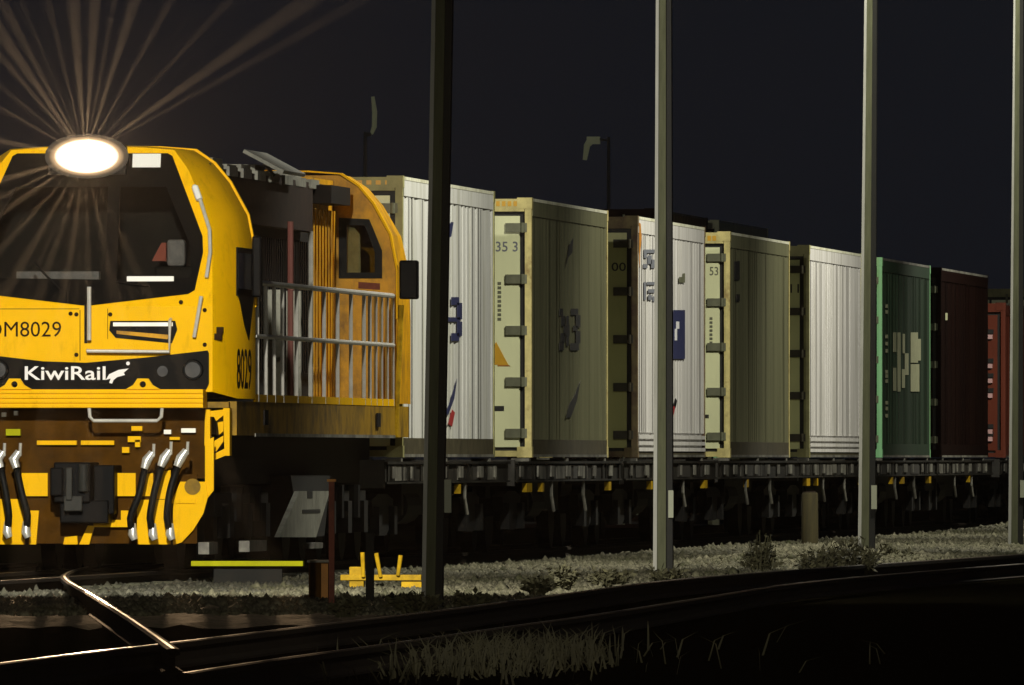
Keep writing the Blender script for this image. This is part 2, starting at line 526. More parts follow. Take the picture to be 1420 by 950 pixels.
me.materials.append(M['stone'])
me.materials.append(M['stone_oily_dim'])
me.polygons.foreach_set('material_index', np.repeat(((sx < 2.6 + .3 * np.sin(sy)) & (sy < 2)).astype(np.int32), 8))
st = bpy.data.objects.new('ballast_stones', me)
COL.objects.link(st)
st['kind'] = 'stuff'
tag(st, 'loose grey brown ballast stones along the track', 'gravel')


# ------------------------------------------------------------------ tracks
def rail(pts, parent, z=0.0, top='rail_top'):
    prof = [(-.062, -.145), (.062, -.145), (.062, -.13), (.012, -.11), (.012, -.045), (.036, -.035), (.036, -.006), (.010, 0), (-.010, 0),
            (-.036, -.006), (-.036, -.035), (-.012, -.045), (-.012, -.11), (-.062, -.13)]
    n = len(prof)
    b = MB()
    vs = []
    for i, p in enumerate(pts):
        t = pts[min(i + 1, len(pts) - 1)] - pts[max(i - 1, 0)]
        s = Vector((t.y, -t.x, 0)).normalized()
        for a, h in prof:
            vs.append((p.x + s.x * a, p.y + s.y * a, z + p.z + h))
    b.add(vs, [])
    for i in range(len(pts) - 1):
        for k in range(n):
            k2 = (k + 1) % n
            b.f.append((i * n + k, i * n + k2, (i + 1) * n + k2, (i + 1) * n + k))
            b.mi.append(1 if k == 7 else 0)
    return b.build('rail', ['rail_side', top], parent)


def offset_line(pts, d):
    out = []
    for i, p in enumerate(pts):
        t = pts[min(i + 1, len(pts) - 1)] - pts[max(i - 1, 0)]
        s = Vector((t.y, -t.x, 0)).normalized()
        out.append(p + s * d)
    return out


def track(name, loc):
    o = bpy.data.objects.new(name, None)
    COL.objects.link(o)
    o.location = loc
    o['kind'] = 'structure'
    return o


main = track('main_track', (0, 0, 0))
for s in (-.568, .568):
    rail([Vector((s, y, 0)) for y in range(-24, 330, 6)], main)
for i in range(44):
    y = -7.0 + i * 0.66
    MB().box(-1.05, 1.05, y - .11, y + .11, -.124, -.10 + 0.004 * (i % 3)).build('sleeper', 'sleeper', main)

cross_px = [(205, 780), (165, 781.8), (130, 784.8), (103, 790), (91, 796), (90, 801), (97, 807), (112, 815.5), (137, 830), (180, 857), (215, 881), (240, 899)]
cl = [Vector((*G(px, py, 0.01), 0.01)) for px, py in cross_px]
cl = smooth_line(cl, 0.8)
cross = track('crossover_track', (0, 0, 0))
rail(cl, cross)
rail(offset_line(cl, 1.137), cross)

near = track('near_track', (0, 0, 0))
rail(nl, near, top='rail_worn')
rail(offset_line(nl, 1.137), near, -0.02, 'rail_worn')

# ------------------------------------------------------------------ locomotive
loco = thing('locomotive', 'yellow double cab diesel locomotive with glowing roof headlight', 'locomotive', (0, 0, 0))
PP = [(0, 3.95), (.45, 3.945), (.80, 3.92), (.98, 3.80), (1.13, 3.62), (1.30, 3.31), (1.37, 2.95), (1.37, 2.45), (1.37, 1.60)]
FF = [(0, 3.935), (.45, 3.93), (.76, 3.905), (.90, 3.72), (1.00, 3.50), (1.10, 3.22), (1.15, 2.92), (1.17, 2.45), (1.17, 1.66)]
MASK = [(-.70, 3.875), (.70, 3.875), (.745, 3.85), (1.055, 3.10), (1.065, 2.95), (1.0, 2.60), (.94, 2.565), (0, 2.455),
        (-.94, 2.565), (-1.0, 2.60), (-1.065, 2.95), (-1.055, 3.10), (-.745, 3.85)]


def cab_shell(y_of, ymax, with_front=True):
    """ring F (front), ring P behind it, ring P at the cab's rear"""
    b = MB()
    full = lambda h: [(-x, z) for x, z in reversed(h[1:])] + list(h)
    F_, P_ = full(FF), full(PP)
    n = len(P_)
    v = [(x, y_of(rake(z)), z) for x, z in F_]
    v += [(x, y_of(rake(z) + 0.12 + .16), z) for x, z in P_]
    v += [(x, y_of(ymax), z) for x, z in P_]
    fs = []
    for r in (0, 1):
        for i in range(n - 1):
            fs.append((r * n + i, r * n + i + 1, (r + 1) * n + i + 1, (r + 1) * n + i))
    b.add(v, fs)
    return b, F_


def rim(y0, y1):
    """edge strip following the cab profile"""
    b = MB()
    h = PP[:-1]
    for s in (1, -1):
        for i in range(len(h) - 1):
            (x0, z0), (x1, z1) = h[i], h[i + 1]
            b.add([(s * x0, y0, z0 + .004), (s * x1, y0, z1 + .004), (s * (x1 + .018), y0, z1 + .018), (s * (x0 + .018 * min(1, i)), y0, z0 + .02),
                   (s * x0, y1, z0 + .004), (s * x1, y1, z1 + .004), (s * (x1 + .018), y1, z1 + .018), (s * (x0 + .018 * min(1, i)), y1, z0 + .02)],
                  [(0, 1, 2, 3), (4, 5, 6, 7), (2, 3, 7, 6), (0, 1, 5, 4), (0, 3, 7, 4), (1, 2, 6, 5)])
    return b


# front cab
b, Fr = cab_shell(lambda y: y, 2.0)
upper = [p for p in Fr if p[1] >= 2.45]
b.plate([(x, z) for x, z in upper], nose(0), .004, [MASK])
b.box(-1.17, 1.17, -.001, .004, 1.66, 2.45)
cab1 = b.build('cab_body', 'yellow', loco, smooth=True)
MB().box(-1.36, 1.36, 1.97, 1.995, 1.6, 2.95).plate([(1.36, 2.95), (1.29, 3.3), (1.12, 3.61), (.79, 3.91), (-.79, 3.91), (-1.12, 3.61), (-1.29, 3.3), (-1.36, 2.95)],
    front(1.97), .02).build('cab_bulkhead', 'yellow_dirty_dim', loco)
rim(1.93, 2.01).build('cab_edge', 'yellow', loco)

WR = [(.27, 3.56), (.70, 3.56), (.93, 3.05), (.965, 2.76), (.94, 2.715), (.27, 2.70)]
WL = [(-.70, 3.56), (.16, 3.56), (.16, 2.70), (-.94, 2.715), (-.965, 2.76), (-.93, 3.05)]
ws = MB().plate(MASK, nose(.006), .03, [WR, WL]).build('windscreen_surround', 'mask', loco)
for w in (WR, WL):
    MB().plate(w, nose(-.008), .006).build('windscreen_pane', 'glass', ws)
# wipers and light strips seen along the lower edge of the screen
MB().tube([(.58, rake(2.62) - .03, 2.64), (.2, rake(2.8) - .03, 2.68)], .012, 6).build('wiper', 'black', ws)
MB().tube([(-.25, rake(2.62) - .03, 2.6), (-.5, rake(2.8) - .03, 2.86)], .012, 6).build('wiper', 'black', ws)
x0, z0 = Q(175, 383); x1, z1 = Q(240, 390)
MB().box(x0, x1, rake(z0) - .045, rake(z0) - .02, z1, z0).build('light_strip', 'white', ws)
# inside of the cab
inn = MB()
inn.box(-1.0, 1.0, 1.5, 1.53, 1.7, 3.8)
inn.box(-1.1, 1.1, .35, .9, 2.40, 2.66)
inn.build('cab_interior', 'interior', loco)
xa, za = Q(221, 350, .95)
MB().plate([(xa - .07, za - .08), (xa + .06, za - .08), (xa + .06, za + .09), (xa + .02, za + .09)], front(.95), .1).build('red_equipment', 'seat_red', loco)
xa, za = Q(243, 350, 1.0)
MB().box(xa - .08, xa + .09, 1.0, 1.15, za - .13, za + .12).build('seat_headrest', 'seat_grey', loco, bevel=.03)
MB().box(xa - .2, xa + .2, 1.05, 1.25, 2.66, za - .13).build('seat_back', 'interior', loco, bevel=.03)
MB().box(-.72, .05, .6, .75, 2.66, 2.78).build('control_desk', 'seat_grey', loco)

# headlight with added ray fins, number panels
hx, hz = Q(122, 217, .45)
hb = MB()
hb.plate([(hx - .36, hz - .17), (hx + .36, hz - .17), (hx + .36, hz + .09), (hx + .31, hz + .135), (hx - .31, hz + .135), (hx - .36, hz + .09)], front(.36), .16)
head = hb.build('headlight', 'mask', loco)


def ellipse(cx, cz, a, c, n=28, k=2.6):
    out = []
    for i in range(n):
        t = 2 * math.pi * i / n
        ct, s_ = math.cos(t), math.sin(t)
        out.append((cx + a * math.copysign(abs(ct) ** (2 / k), ct), cz + c * math.copysign(abs(s_) ** (2 / k), s_)))
    return out


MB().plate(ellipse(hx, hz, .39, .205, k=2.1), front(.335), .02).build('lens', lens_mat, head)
BULB = .22
# small radial fins added round the bulb, turned to the camera: its light leaves between them as separate shafts in the haze
fin = MB()
crot = Matrix.Rotation(R(6.2), 3, 'Z') @ Matrix.Rotation(R(1.0), 3, 'X')
slots = [(29.5, 1.2), (35, 2.6), (47, 1.2), (61, 1.5), (72, 2.6), (79, 1.3), (86, 3.0), (94, 3.4), (103, 1.4), (112, 1.0), (118, 2.2), (124, 3.4), (130, 2.0), (140, 1.4),
         (150, 1.6), (170, 3), (196, 3.6), (206, 2), (214, 3), (228, 2), (240, 3), (247, 1.2), (252, 2.4), (262, 3), (267, 1.2), (272, 2.2), (283, 3), (289, 1.2), (295, 2.2)]
for k in range(len(slots)):
    a0 = slots[k][0] + slots[k][1] * .65
    a1 = slots[(k + 1) % len(slots)][0] - slots[(k + 1) % len(slots)][1] * .65
    a1 += 360 if a1 < a0 else 0
    nseg = max(1, int((a1 - a0) / 25))
    for q in range(nseg):
        t0_, t1_ = R(a0 + (a1 - a0) * q / nseg), R(a0 + (a1 - a0) * (q + 1) / nseg)
        cr = []
        for y_ in (-.055, .012):
            for r_, t_ in ((.0015, t0_), (.020, t0_), (.020, t1_), (.0015, t1_)):
                cr.append(Vector((hx, BULB, hz)) + crot @ Vector((r_ * math.cos(t_), y_, r_ * math.sin(t_))))
        fin.add(cr, [(0, 1, 2, 3), (4, 5, 6, 7), (0, 1, 5, 4), (1, 2, 6, 5), (2, 3, 7, 6), (3, 0, 4, 7)])
fin.build('ray_fins', 'silver', head)
MB().box(hx - .07, hx + .22, BULB - .065, BULB + .02, hz - .0180, hz - .0160).build('beam_blocker', 'silver', head)  # added plate blocking the beam from the ground below
for (pa, pb, pc, pd) in ((183, 213, 222, 232),):
    x0, z0 = Q(pa, pb, .42)
    x1, z1 = Q(pc, pd, .42)
    MB().plate([(x0, z1), (x1, z1), (x1, z0), (x0, z0)], nose(.02), .012).build('number_panel', 'white', loco)

# nose details
fy = -.002
MB().tube([(Q(125, 398)[0], -.09, Q(0, 398)[1]), (Q(125, 472)[0], -.09, Q(0, 472)[1])], .02, 8).build('handrail', 'steel', loco)
MB().box(Q(117, 0)[0], Q(121, 0)[0], -.012, .0, Q(0, 476)[1], Q(0, 424)[1]).build('handrail_shadow', 'black', loco)  # black strip painted as the handrail's shadow
MB().tube([(Q(122, 0)[0], -.02, Q(0, 486)[1]), (Q(122, 0)[0], -.09, Q(0, 487)[1]), (Q(236, 0)[0], -.09, Q(0, 488)[1]), (Q(237, 0)[0], -.09, Q(0, 445)[1]), (Q(237, 0)[0], -.02, Q(0, 443)[1])],
          .017, 8).build('handrail', 'steel', loco)
MB().tube([(Q(280, 0)[0], -.06, Q(0, 411)[1]), (Q(270, 0)[0], -.06, Q(0, 468)[1])], .018, 8).build('handrail', 'steel', loco)
rr = [Q(262, 256), Q(272, 278), Q(286, 318), Q(288, 350), Q(284, 385)]
MB().tube([(x + .01, rake(z) - .05, z) for x, z in rr], .018, 8).build('handrail', 'steel', loco)
rr = [Q(265, 258), Q(272, 276)]
MB().tube([(x, rake(z) - .07, z) for x, z in rr], .032, 8).build('marker_lamp', 'white', loco)
# step opening, its shade painted as a black plate
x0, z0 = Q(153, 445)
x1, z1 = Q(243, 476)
st_ = MB().plate([(x0, z0), (x1, z0), (x1 + .02, z0 - .08), (x1 - .03, z1), (x0 + .05, z1 + .05), (x0 - .01, z1 + .12)], front(-.010), .009).build('step_shade', 'black', loco)
MB().box(x0 + .03, x1 - .02, -.04, -.012, z0 - .05, z0 - .015).build('tread', 'steel', st_)
MB().plate([(x0 + .06, z0 - .09), (x1 - .05, z0 - .13), (x1 - .07, z0 - .17), (x0 + .06, z0 - .12)], front(-.022), .012).build('lower_tread', 'yellow_dirty_dim', st_)
for (pa, pb, pc, pd) in ((110.5, 430, 111.5, 500), (149, 428, 149.8, 470), (256, 416, 256.8, 484), (292, 330, 292.8, 486), (0, 428, 110, 428.8)):
    (xa, za), (xb_, zb_) = Q(pa, pb), Q(pc, pd)
    if zb_ < 2.44 and za < 2.45:
        MB().box(xa, xb_, -.004, -.001, zb_, za).build('panel_seam', 'text_dark', loco)
for px, py in ((98, 435), (251, 419), (106, 436), (106, 492), (153, 436), (284, 430), (284, 478)):
    x, z = Q(px, py)
    MB().cyl((x, -.012, z), (x, -.001, z), .02, n=10).build('bolt_hole', 'text_dark', loco)
x, z = Q(301, 464, .1)
MB().box(x - .05, x + .05, .02, .12, z - .05, z + .01).box(x, x + .06, .04, .12, z + .01, z + .07).build('latch', 'text_dark', loco)

# black light band
band = [Q(-60, 487), Q(0, 494), Q(60, 501), Q(120, 503), Q(200, 496), Q(288, 486), Q(290, 490), Q(290, 532), Q(286, 540), Q(-60, 540)]
band_o = MB().plate(band, front(-.03), .028).build('light_band', 'mask', loco)
for px, py, r in ((226, 515, .055), (268, 513, .10), (-2, 513, .10)):
    x, z = Q(px, py)
    MB().cyl((x, -.05, z), (x, -.028, z), r * .9, r, n=20).build('marker_lamp', 'lens_clear' if r < .08 else 'black', band_o)
    if r > .08:
        MB().cyl((x, -.058, z), (x, -.05, z), r * .72, n=20).build('reflector', 'lens_clear', band_o)
x0, z0 = Q(35, 508)
x1, z1 = Q(147, 527)
lettering('lettering', 'KiwiRail', (x0, x1, z1, z0), front(-.038), 'text_white', loco, bold=.012)
wing = [Q(147, 527), Q(152, 519), Q(165, 513), Q(179, 511), Q(172, 517), Q(174, 520), Q(163, 523), Q(158, 527), Q(156, 532), Q(152, 531), Q(154, 525)]
lg = MB().plate(wing, front(-.036), .005)
x, z = Q(178, 504)
lg.cyl((x, -.036, z), (x, -.031, z), .018, n=10)
lg.build('wing_emblem', 'text_white', loco)
x0, z0 = Q(-16, 446)
x1, z1 = Q(85, 467)
lettering('lettering', 'DM8029', (x0, x1, z1, z0), front(-.008), 'text_dark', loco)
lettering('lettering', '8029', (.22, 1.55, Q(0, 540, .8)[1], Q(0, 484, .8)[1]), sideplane(1.378), 'text_dark', loco, bold=.01)

# bumper beam with lifting lugs
bm_ = MB()
yb = -.30
zt, zb = Q(0, 540, yb)[1], Q(0, 566, yb)[1]
x0, x1 = -1.10, Q(281, 0, yb)[0]
bm_.box(x0, x1, yb + .02, .10, zb, zt)
k = 4
for i in range(k):
    a = zb + (zt - zb) * (i + .12) / k
    c = zb + (zt - zb) * (i + .66) / k
    bm_.box(x0 - .004, x1 + .004, yb, yb + .022, a, c)
beam = bm_.build('bumper_beam', 'yellow', loco)
for px in (20, 198):
    x, z = Q(px, 533, yb)
    o_ = [(x - .16, zt), (x - .09, zt + .04), (x - .05, zt + .10), (x + .05, zt + .10), (x + .09, zt + .04), (x + .16, zt)]
    MB().plate(o_, front(yb - .004), .06, [[(x + .03 * math.cos(t * math.pi / 6), z + .03 * math.sin(t * math.pi / 6)) for t in range(12)]]).build('lifting_lug', 'yellow', beam)
MB().tube([(Q(124, 0, yb)[0], yb - .02, Q(0, 566, yb)[1]), (Q(125, 0, yb)[0], yb - .02, Q(0, 578, yb)[1]), (Q(130, 0, yb)[0], yb - .02, Q(0, 583.5, yb)[1]),
           (Q(218, 0, yb)[0], yb - .02, Q(0, 583.5, yb)[1]), (Q(224, 0, yb)[0], yb - .02, Q(0, 578, yb)[1]), (Q(225, 0, yb)[0], yb - .02, Q(0, 566, yb)[1])], .017, 8).build('handrail', 'steel', beam)

# headstock recess, plough
MB().box(-1.12, 1.10, .12, .20, .86, 1.63).build('headstock', 'recess', loco)
yp = -.28
Pq = lambda px, py: Q(px, py, yp)
plough = MB().box(-1.1, 1.05, yp + .06, yp + .10, .26, .9).build('snow_plough', 'recess', loco)
MB().plate([Pq(160, 656), Pq(188, 656), Pq(188, 688), Pq(160, 688)], front(yp), .04).build('plough_plate', 'yellow', plough)
MB().plate([Pq(30, 656), Pq(66, 656), Pq(66, 688), Pq(30, 688)], front(yp), .04).build('plough_plate', 'yellow', plough)
MB().plate([Pq(194, 658), Pq(212, 656), Pq(212, 688), Pq(194, 688)], front(yp + .02), .03).build('plough_plate', 'yellow', plough)
MB().plate([Pq(-160, 656), Pq(-6, 656), Pq(-6, 755), Pq(-150, 755)], front(yp), .04).build('plough_plate', 'yellow', plough)
MB().plate([Pq(0, 692), Pq(32, 692), Pq(34, 755), Pq(0, 755)], front(yp), .04).build('plough_plate', 'yellow', plough)
MB().plate([Pq(190, 693), Pq(236, 693), Pq(236, 755), Pq(190, 755)], front(yp), .04, [[Pq(206, 700), Pq(212, 700), Pq(211, 748), Pq(206, 748)]]).build('plough_plate', 'yellow', plough)
MB().plate([Pq(216, 655), Pq(236, 652), Pq(236, 692), Pq(216, 692)], front(yp + .03), .03).build('plough_plate', 'yellow', plough)
MB().plate([Pq(240, 690), Pq(250, 668), Pq(285, 668), Pq(288, 690), Pq(282, 712), Pq(268, 735), Pq(252, 752), Pq(240, 756)], front(yp), .05).build('plough_plate', 'yellow', plough)
MB().plate([Pq(284, 612), Pq(296, 606), Pq(296, 680), Pq(288, 690), Pq(284, 668)], front(yp + .02), .05).build('plough_plate', 'yellow', plough)
MB().box(Pq(236, 0)[0], Pq(271, 0)[0], yp - .015, yp, Pq(0, 698)[1], Pq(0, 692)[1]).build('plough_plate', 'yellow', plough)
MB().plate([Pq(130, 721), Pq(168, 721), Pq(168, 708), Pq(178, 708), Pq(178, 731), Pq(130, 731)], front(yp - .02), .05).build('plough_plate', 'yellow', plough)
MB().plate([Pq(110, 755), Pq(122, 729), Pq(131, 729), Pq(124, 755)], front(yp - .02), .05).build('plough_plate', 'yellow', plough)
MB().plate([Pq(88, 755), Pq(90, 745), Pq(107, 743), Pq(108, 755)], front(yp - .02), .05).build('plough_plate', 'yellow', plough)
MB().plate([Pq(40, 755), Pq(42, 708), Pq(54, 708), Pq(50, 755)], front(yp), .05).build('plough_plate', 'yellow', plough)
for (a, b_, c, d_) in ((52, 611, 107, 617), (113, 611, 159, 617), (183, 591, 198, 598), (236, 606, 250, 610), (9, 595, 29, 604), (178, 605, 196, 613), (188, 610, 195, 620), (170, 620, 180, 628)):
    x0, z0 = Q(a, b_, .1)
    x1, z1 = Q(c, d_, .1)
    MB().box(x0, x1, .05, .12, z1, z0).build('bracket', 'board_yellow' if a == 9 else 'yellow', loco)
for (a, b_, c, d_) in ((228, 596, 238, 602), (252, 594, 272, 600), (3, 572, 9, 578), (20, 570, 25, 576)):
    x0, z0 = Q(a, b_, .1)
    x1, z1 = Q(c, d_, .1)
    MB().box(x0, x1, .05, .12, z1, z0).build('pipe_end', 'steel', loco)
x, z = Pq(267, 675)
MB().cyl((x, yp - .006, z), (x, yp + .004, z), .075, n=20).build('access_cap', 'yellow_sill', plough)

# coupler
yc = -.65
Cq = lambda px, py: Q(px, py, yc)
cb = MB()
x0, z0 = Cq(70, 641); x1, z1 = Cq(125, 712)
cb.box(x0 + .03, x1, yc, .2, z1 + .1, z0)
cb.box(x0, x0 + .12, yc - .05, yc + .2, z1 + .16, z0 - .05)
x2, z2 = Cq(157, 645); x3, z3 = Cq(157, 718)
cb.box(x1 + .02, x2, yc + .1, .1, z3 + .03, z2)
cb.box(x0 + .08, x2 - .05, yc + .05, .1, z3 - .05, z1 + .12)
coup = cb.build('coupler', 'black', loco, bevel=.015)
knu = MB()
knu.box(x0 + .15, x0 + .21, yc - .09, yc - .02, z1 + .12, z0 - .05)
knu.cyl((x1 - .06, yc - .02, z1 + .2), (x1 - .06, yc - .02, z0 - .02), .05, n=12)
knu.box(x0 + .13, x0 + .30, yc - .07, yc, z1 + .02, z1 + .16)
knu.build('knuckle', mat('worn coupler steel', (.02, .02, .018), .6, var=.5, scale=9, spec=.2), coup, bevel=.01)

# air hoses: silver cock, curved rubber hose, silver coupling
def hose(px_top, py_top, px_bot, py_bot, bulge, yy=-.45):
    xt, zt_ = Q(px_top, py_top, yy)
    xb, zb_ = Q(px_bot, py_bot, yy)
    pts = smooth_line([(xt, yy + .15, zt_ + .02), (xt - bulge * .4, yy, zt_ - .09), (xt - bulge, yy - .05, (zt_ * .55 + zb_ * .45)), (xb - bulge * .25, yy - .04, zb_ + .15), (xb, yy, zb_ + .04)], .05)
    h = MB().tube(pts, .034, 10).build('air_hose', 'rubber', loco, smooth=True)
    q = MB()
    q.tube([(xt + .05, yy - .01, zt_ + .09), (xt + .0, yy - .02, zt_ + .02), (xt - bulge * .35, yy - .03, zt_ - .06)], [.035, .048, .036], 10)
    q.cyl((xt + .06, yy - .02, zt_ + .05), (xt + .065, yy - .02, zt_ + .17), .015, n=8)
    q.build('hose_cock', 'silver', h, smooth=True)
    MB().tube([(xb, yy, zb_ + .10), (xb, yy - .01, zb_), (xb + .02, yy - .01, zb_ - .05)], [.03, .045, .032], 10).build('hose_coupling', 'silver', h, smooth=True)


for a in ((204, 641, 184, 741, .07), (228, 638, 212, 741, .09), (251, 638, 236, 741, .10), (19, 640, 36, 738, -.08), (-3, 640, 10, 738, -.08)):
    hose(*a)

# steps at the corner, sill and walkway
stp = MB()
sq = lambda px, py: Q(px, py, .1)
stp.plate([sq(285, 568), sq(292, 568), sq(292, 616), sq(284, 618)], front(.06), .12)
stp.plate([sq(310, 566), sq(319, 566), sq(319, 632), sq(312, 632)], front(.06), .2)
stp.plate([sq(292, 570), sq(310, 568), sq(310, 576), sq(300, 584), sq(297, 578), sq(292, 578)], front(.08), .05)
stp.plate([sq(302, 586), sq(310, 584), sq(310, 598), sq(304, 603)], front(.08), .05)
stp.plate([sq(290, 616), sq(310, 604), sq(310, 612), sq(300, 626), sq(291, 624)], front(.08), .05)
stp.plate([sq(296, 630), sq(312, 622), sq(312, 632), sq(298, 638)], front(.08), .05)
stp.build('corner_steps', 'yellow', loco)
zs = Q(0, 605, 8)[1]
zd = Q(0, 557, 1)[1]
for s in (1, -1):
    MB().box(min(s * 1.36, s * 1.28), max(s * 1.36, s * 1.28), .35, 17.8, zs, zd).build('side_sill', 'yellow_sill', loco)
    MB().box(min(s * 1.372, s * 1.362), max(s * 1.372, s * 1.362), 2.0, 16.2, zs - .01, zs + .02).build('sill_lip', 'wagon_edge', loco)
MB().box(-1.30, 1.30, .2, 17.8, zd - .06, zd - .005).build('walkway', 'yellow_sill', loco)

for s in (1, -1):
    for Y in (3.0, 14.4):
        MB().box(s * 1.375 - .008, s * 1.375 + .008, Y - .25, Y + .1, zs + .1, zs + .24).build('sill_tag', 'hood_dark', loco)

# hood between the cabs
hw = .74
hd = MB().box(-hw, hw, 2.0, 13.7, zd - .004, 3.30).build('hood', 'hood_dark', loco)
bgr = MB()
for i in range(24):
    Y = 8.2 + i * .22
    bgr.box(hw, hw + .02, Y, Y + .1, 1.9, 3.2)
bgr.build('radiator_grille', 'black', hd)
rb = MB().box(-hw + .01, hw - .01, 13.7, 16.32, zd - .003, 3.86)
for i in range(8):
    Y = 13.85 + i * .31
    rb.box(hw - .02, hw + .025, Y, Y + .14, zd + .05, 3.55)
rb.build('equipment_housing', 'yellow_dirty_dim', loco)
MB().box(-hw - .10, hw + .12, 2.05, 12.8, 3.30, 3.72).build('hood_cap', 'roof_brown', loco)
MB().box(-hw - .02, hw + .03, 2.05, 15.6, 3.72, 3.80).build('roof_ledge', 'roof_brown', loco)
rf = MB()
for i in range(9):
    Y = 2.3 + i * 1.35
    rf.box(-.62, .66, Y, Y + .9, 3.80, 3.87 + .02 * (i % 3))
    rf.box(hw - .12, hw + .06, Y + .2, Y + 1.0, 3.74, 3.83)
rf.build('roof_panel', 'roof_grey', loco)
x0, z0 = Q(352, 211, 9.0)
x1, z1 = Q(398, 240, 9.0)
hp = MB()
hp.obox(((x0 + x1) / 2, 9.4, (z0 + z1) / 2), (.44, 2.2, .035), Matrix.Rotation(R(28), 3, 'Y'))
hp.tube([((x0 + x1) / 2, 9.4, 3.8), ((x0 + x1) / 2 - .1, 9.4, (z0 + z1) / 2)], .02, 6)
hp.build('open_roof_hatch', 'roof_grey', loco)
MB().box(.35, .95, 13.8, 15.8, 3.60, 3.78).build('exhaust_box', 'hood_dark', loco)
x, z = Q(396, 300, 8.3)
MB().tube([(1.02, 8.9, zd), (1.02, 8.9, 3.35)], .03, 8).build('drain_pipe', 'red_pipe', loco)
MB().tube([(.86, 12.6, zd), (.86, 12.6, 3.3)], .025, 8).build('drain_pipe', 'steel', loco)
x0_, x1_ = .80, .98
MB().box(.80, .96, 8.5, 8.62, zd, Q(0, 402, 8.5)[1]).box(.98, 1.12, 8.9, 9.0, zd, Q(0, 404, 9)[1]).build('walkway_cabinet', 'plate', loco)

# side railing
for s in (1, -1):
    X = s * 1.35
    rl = MB()
    zt_, zm = 2.69, 2.19
    rl.tube([(X, 2.1, zt_ - .15), (X, 2.2, zt_), (X, 16.2, zt_)], .026, 8)
    rl.tube([(X, 2.1, zm), (X, 16.2, zm)], .022, 8)
    Y = 2.35
    k = 0
    while Y < 16.2:
        rl.tube([(X, Y, zd), (X, Y, zt_)], .021, 6)
        Y += .8 if k < 3 else (1.38 if k < 9 else .62)
        k += 1
    rl.build('side_railing', 'steel', loco)
    kb = MB().box(X - .015, X + .015, 2.1, 16.2, zd, zd + .07)
    kb.build('kick_strip', 'yellow', loco)

# front cab side window
MB().plate([(.22, 2.55), (1.82, 2.55), (1.82, 3.0), (.22, 3.0)], sideplane(1.379), .012).build('side_window', 'mask', loco)
MB().plate([(.32, 2.62), (1.72, 2.62), (1.72, 2.95), (.32, 2.95)], sideplane(1.384), .004).build('side_window_pane', mat('dark side glass', (.012, .012, .014), .08), loco)
MB().plate([SIDE(px, py, 1.38) for px, py in ((329, 403), (353, 403), (351, 425), (346, 472), (340, 452), (334, 420))], sideplane(1.379), .008).build('recess_shade', 'mask', loco)  # flat black wedge painted for the recess's shade
mir = MB().box(1.38, 1.47, 1.55, 1.68, 2.55, 3.12)
mir.build('wing_mirror', 'black', loco, bevel=.02)

# rear cab
yr = 16.3
b, _ = cab_shell(lambda y: 18.2 - y, 1.9)
b.box(-1.17, 1.17, 18.196, 18.20, 1.66, 2.45)
b.plate([(x, z) for x, z in upper], lambda a, c, d: (a, 18.2 - rake(c) - d, c), .004)
b.build('cab_body', 'yellow_dirty_dim', loco, smooth=True)
Wq = lambda px, py: Q(px, py, yr)
wo = [Wq(470, 302), Wq(512, 304), Wq(518, 318), Wq(530, 348), Wq(530, 386), Wq(470, 386)]
wi = [Wq(481, 312), Wq(506, 313), Wq(511, 325), Wq(520, 350), Wq(520, 378), Wq(481, 378)]
side_l = [(1.365, zd), (1.365, 2.95), (1.295, 3.31), (1.125, 3.62), (.975, 3.80), (.79, 3.915), (-.79, 3.915), (-.975, 3.80), (-1.125, 3.62), (-1.295, 3.31), (-1.365, 2.95), (-1.365, zd)]
bulk = MB().plate(side_l, front(yr), .03, [wi]).build('cab_bulkhead', 'yellow_dirty_dim', loco)
wf = MB().plate(wo, front(yr - .03), .028, [wi]).build('window_frame', 'mask', bulk)
MB().plate(wi, front(yr - .012), .006).build('window_pane', 'glass', wf)
MB().plate([Wq(481, 314), Wq(490, 316), Wq(498, 325), Wq(499, 378), Wq(481, 378)], front(yr + .10), .02).build('window_blind', 'curtain', bulk)
MB().plate([Wq(497, 391), Wq(527, 393), Wq(527, 402), Wq(497, 400)], front(yr - .008), .007).build('warning_sticker', 'rustpost', bulk)
rim(yr - .02, yr + .05).build('cab_edge', 'yellow', loco)  # edge highlight put in as a strip of brighter yellow
MB().box(.80, 1.02, yr - .03, yr - .002, zd, 2.6).build('door_rib', 'yellow_dirty_dim', bulk)
x0, z0 = Wq(554, 361)
x1, z1 = Wq(580, 415)
MB().box(x0, x1, yr - .05, yr + .10, z1, z0).build('wing_mirror', 'black', loco, bevel=.02)
MB().tube([(1.36, yr + .02, zs), (1.42, yr + .02, 2.6)], .028, 8).build('corner_handrail', 'lever_yellow', loco)

# underside
MB().box(-.95, .95, .2, 17.9, .80, zs + .01).build('underframe', 'dark', loco)
tk = MB()
tp = [(7.6, .88), (8.6, .28), (11.0, .28), (11.6, .88)]
tk.plate(tp, lambda a, c, d: (1.15 - d, a, c), 2.3)
tank = tk.build('fuel_tank', 'dark', loco)
tq = [SIDE(p[0], p[1], 1.2) for p in ((414, 681), (456, 681), (437, 745), (386, 745))]
MB().plate(tq, sideplane(1.21), .05).build('lit_tank_end', 'plate', loco)  # pale plate stands for the tank's sloped end catching lamp light
for px, py in ((428, 688),):
    a, c = SIDE(px, py, 1.2)
    MB().plate([(a - .25, c - .02), (a + .25, c - .02), (a + .25, c + .05), (a - .25, c + .05)], sideplane(1.214), .003).build('tank_label', 'logo_black', loco)
a, c = SIDE(430, 709, 1.2)
MB().plate([(a - .9, c - .018), (a + .9, c - .018), (a + .9, c + .018), (a - .9, c + .018)], sideplane(1.214), .003).build('tank_label', 'logo_black', loco)
